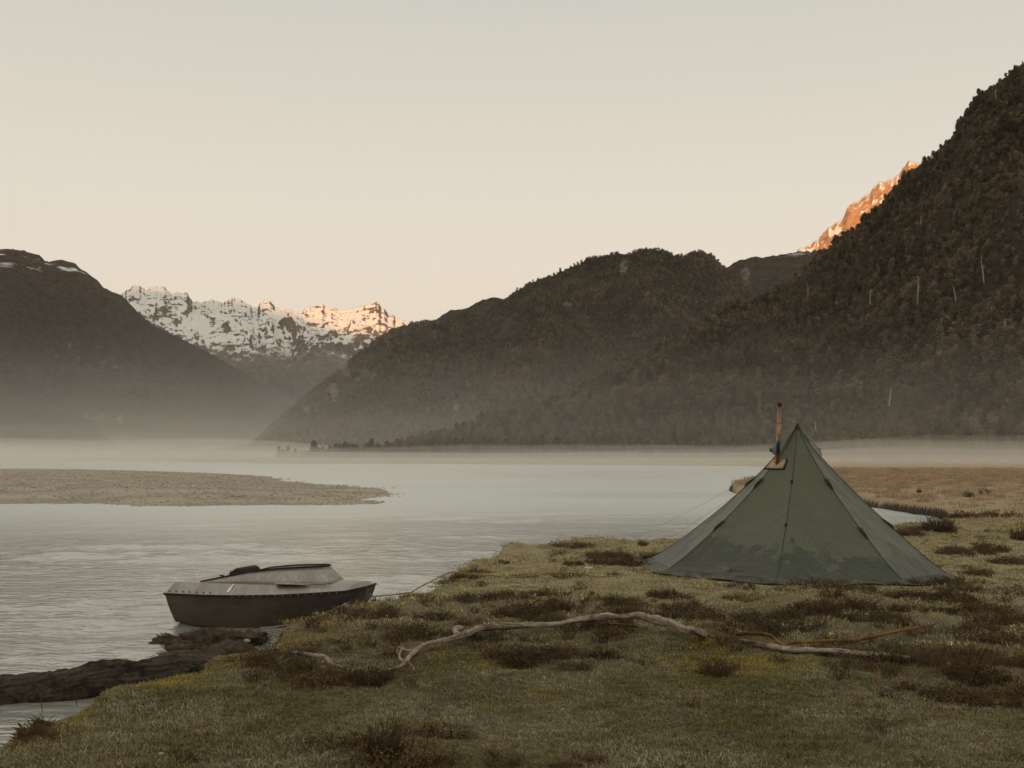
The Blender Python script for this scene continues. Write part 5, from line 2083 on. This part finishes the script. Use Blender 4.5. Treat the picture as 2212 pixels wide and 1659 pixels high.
# golden tussocks in the near grass
M_straw = tinted('dry_straw', (.26, .15, .05), (.40, .25, .10), .25, .3)
for i, (px, py, h, lab) in enumerate(((1900, 1478, 46, 'taller pale straw tuft standing in the near grass'), (1853, 1520, 34, 'shorter pale straw tuft, nearer the lower frame edge'), (1712, 1195, 18, None), )):
    if lab is None:
        continue
    c = gflat(px, py + 4)
    hh = h / F * math.hypot(c.x, c.y)
    tf = tuft('straw', 26, .018, hh, .0024, M_straw, rr, .22)
    o = link(bpy.data.objects.new('straw_tussock', tf.data))
    o.location = c
    tag(o, lab, 'tussock')
# bank lip: overhanging dead roots at the little point bottom left
v = gflat(98, 1580)
lump('root_tussock', v + Vector((-.08, .0, -.10)), (.17, .15, .13), 'rusty root tussock overhanging the water on the near bank point', simple('rusty_root_mat', (.07, .042, .018), .95, var=.4, scale=9, bump=.8), 23, 700, M_rust, 'tussock')

# ================================================================== AIR
def volume_mat(name, col, dens, aniso=.0):
    m = bpy.data.materials.new(name)
    m.use_nodes = True
    n = m.node_tree.nodes
    n.clear()
    o = n.new('ShaderNodeOutputMaterial')
    v = n.new('ShaderNodeVolumePrincipled')
    v.inputs['Color'].default_value = (*col, 1)
    v.inputs['Density'].default_value = dens
    v.inputs['Anisotropy'].default_value = aniso
    m.node_tree.links.new(v.outputs[0], o.inputs['Volume'])
    return m


def closed_slab(name, az0, az1, na, d0, d1, nd, topf, zb, mat):
    az = np.radians(np.linspace(az0, az1, na))
    dd = np.geomspace(d0, d1, nd)
    A, Dd = np.meshgrid(az, dd, indexing='ij')
    X, Y = Dd * np.sin(A), Dd * np.cos(A)
    ea = sstep(0, .12, (A - az[0]) / (az[-1] - az[0])) * sstep(1, .88, (A - az[0]) / (az[-1] - az[0]))
    ed = sstep(0, .30, (np.log(Dd) - math.log(d0)) / (math.log(d1) - math.log(d0))) * sstep(1, .85, (np.log(Dd) - math.log(d0)) / (math.log(d1) - math.log(d0)))
    Z = zb + .3 + np.maximum(topf(A, Dd, X, Y) - zb, .1) * ea * ed
    n_, m_ = X.shape
    V = np.concatenate([np.stack([X, Y, Z], -1).reshape(-1, 3), np.stack([X, Y, np.full_like(X, zb)], -1).reshape(-1, 3)])
    off = n_ * m_
    Fc = []
    for i in range(n_ - 1):
        for j in range(m_ - 1):
            a, b, c_, d_ = i * m_ + j, i * m_ + j + 1, (i + 1) * m_ + j + 1, (i + 1) * m_ + j
            Fc += [(a, d_, c_, b), (off + a, off + b, off + c_, off + d_)]
    for i in range(n_ - 1):
        for j in (0, m_ - 1):
            a, b = i * m_ + j, (i + 1) * m_ + j
            Fc.append((a, b, off + b, off + a) if j else (b, a, off + a, off + b))
    for j in range(m_ - 1):
        for i in (0, n_ - 1):
            a, b = i * m_ + j, i * m_ + j + 1
            Fc.append((b, a, off + a, off + b) if i else (a, b, off + b, off + a))
    o = mesh_obj(name, V, Fc, mat, None, True)
    bm_ = bmesh.new()
    bm_.from_mesh(o.data)
    bmesh.ops.recalc_face_normals(bm_, faces=bm_.faces)
    bm_.to_mesh(o.data)
    bm_.free()
    return o


M_mist = volume_mat('river_mist', (.98, .93, .86), .0016)
M_vhaze = volume_mat('valley_haze', (.98, .95, .90), .00017)
M_haze = volume_mat('clear_morning_haze', (.94, .95, .97), .0000060)


def mist_top(scale, seed):
    def f(A, Dd, X, Y):
        side = sstep(R(-6), R(-14), A)
        right = sstep(R(12), R(20), A)
        base = (3.0 + 3.4 * side * sstep(250, 650, Dd) + 1.6 * right * sstep(150, 400, Dd)) * scale
        return WATER + base * (1 + .40 * fbm(X / 90, Y / 140, 3, seed)) + .3 * fbm(X / 22, Y / 40, 2, seed + 5)
    return f


for sc_m, d0, sd, lab in ((.55, 88, 301, 'lowest white mist hugging the far river and flats'), (.85, 110, 331, 'middle layer of white mist over the far flats'), (1.2, 140, 361, 'thin upper veil of mist over the far flats'), (1.75, 180, 391, 'faint highest wisps of mist before the hill foot')):
    tag(closed_slab('mist_bank', -42, 42, 100, d0, 1050, 44, mist_top(sc_m, sd), WATER - 1.5 - sc_m * .1, M_mist), lab, 'mist', kind='stuff')
for top_, y0, y1, dn, lab in ((16, -1500, 5600, .00022, 'lower ground haze thickening toward the river flat'), (36, 260, 5640, .00030, 'middle haze over the valley floor below the hills'), (84, 800, 5680, .00013, 'high thin haze in front of the farther hills'), (230, 1050, 5720, .00005, 'faint high haze that sets the farther hills back')):
    m = MB()
    m.box((0, (y0 + y1) / 2, top_ / 2 - 2 - top_ * .001), (9000 + top_, y1 - y0, top_ + 4))
    tag(m.build('valley_haze', volume_mat('valley_haze', (.98, .95, .90), dn)), lab, 'mist', kind='stuff')
m = MB()
m.box((0, 1500, 1350), (32000, 29000, 2760))
hz = m.build('haze', M_haze)
tag(hz, 'clear faintly hazy mountain air of the whole valley', 'haze', kind='stuff')
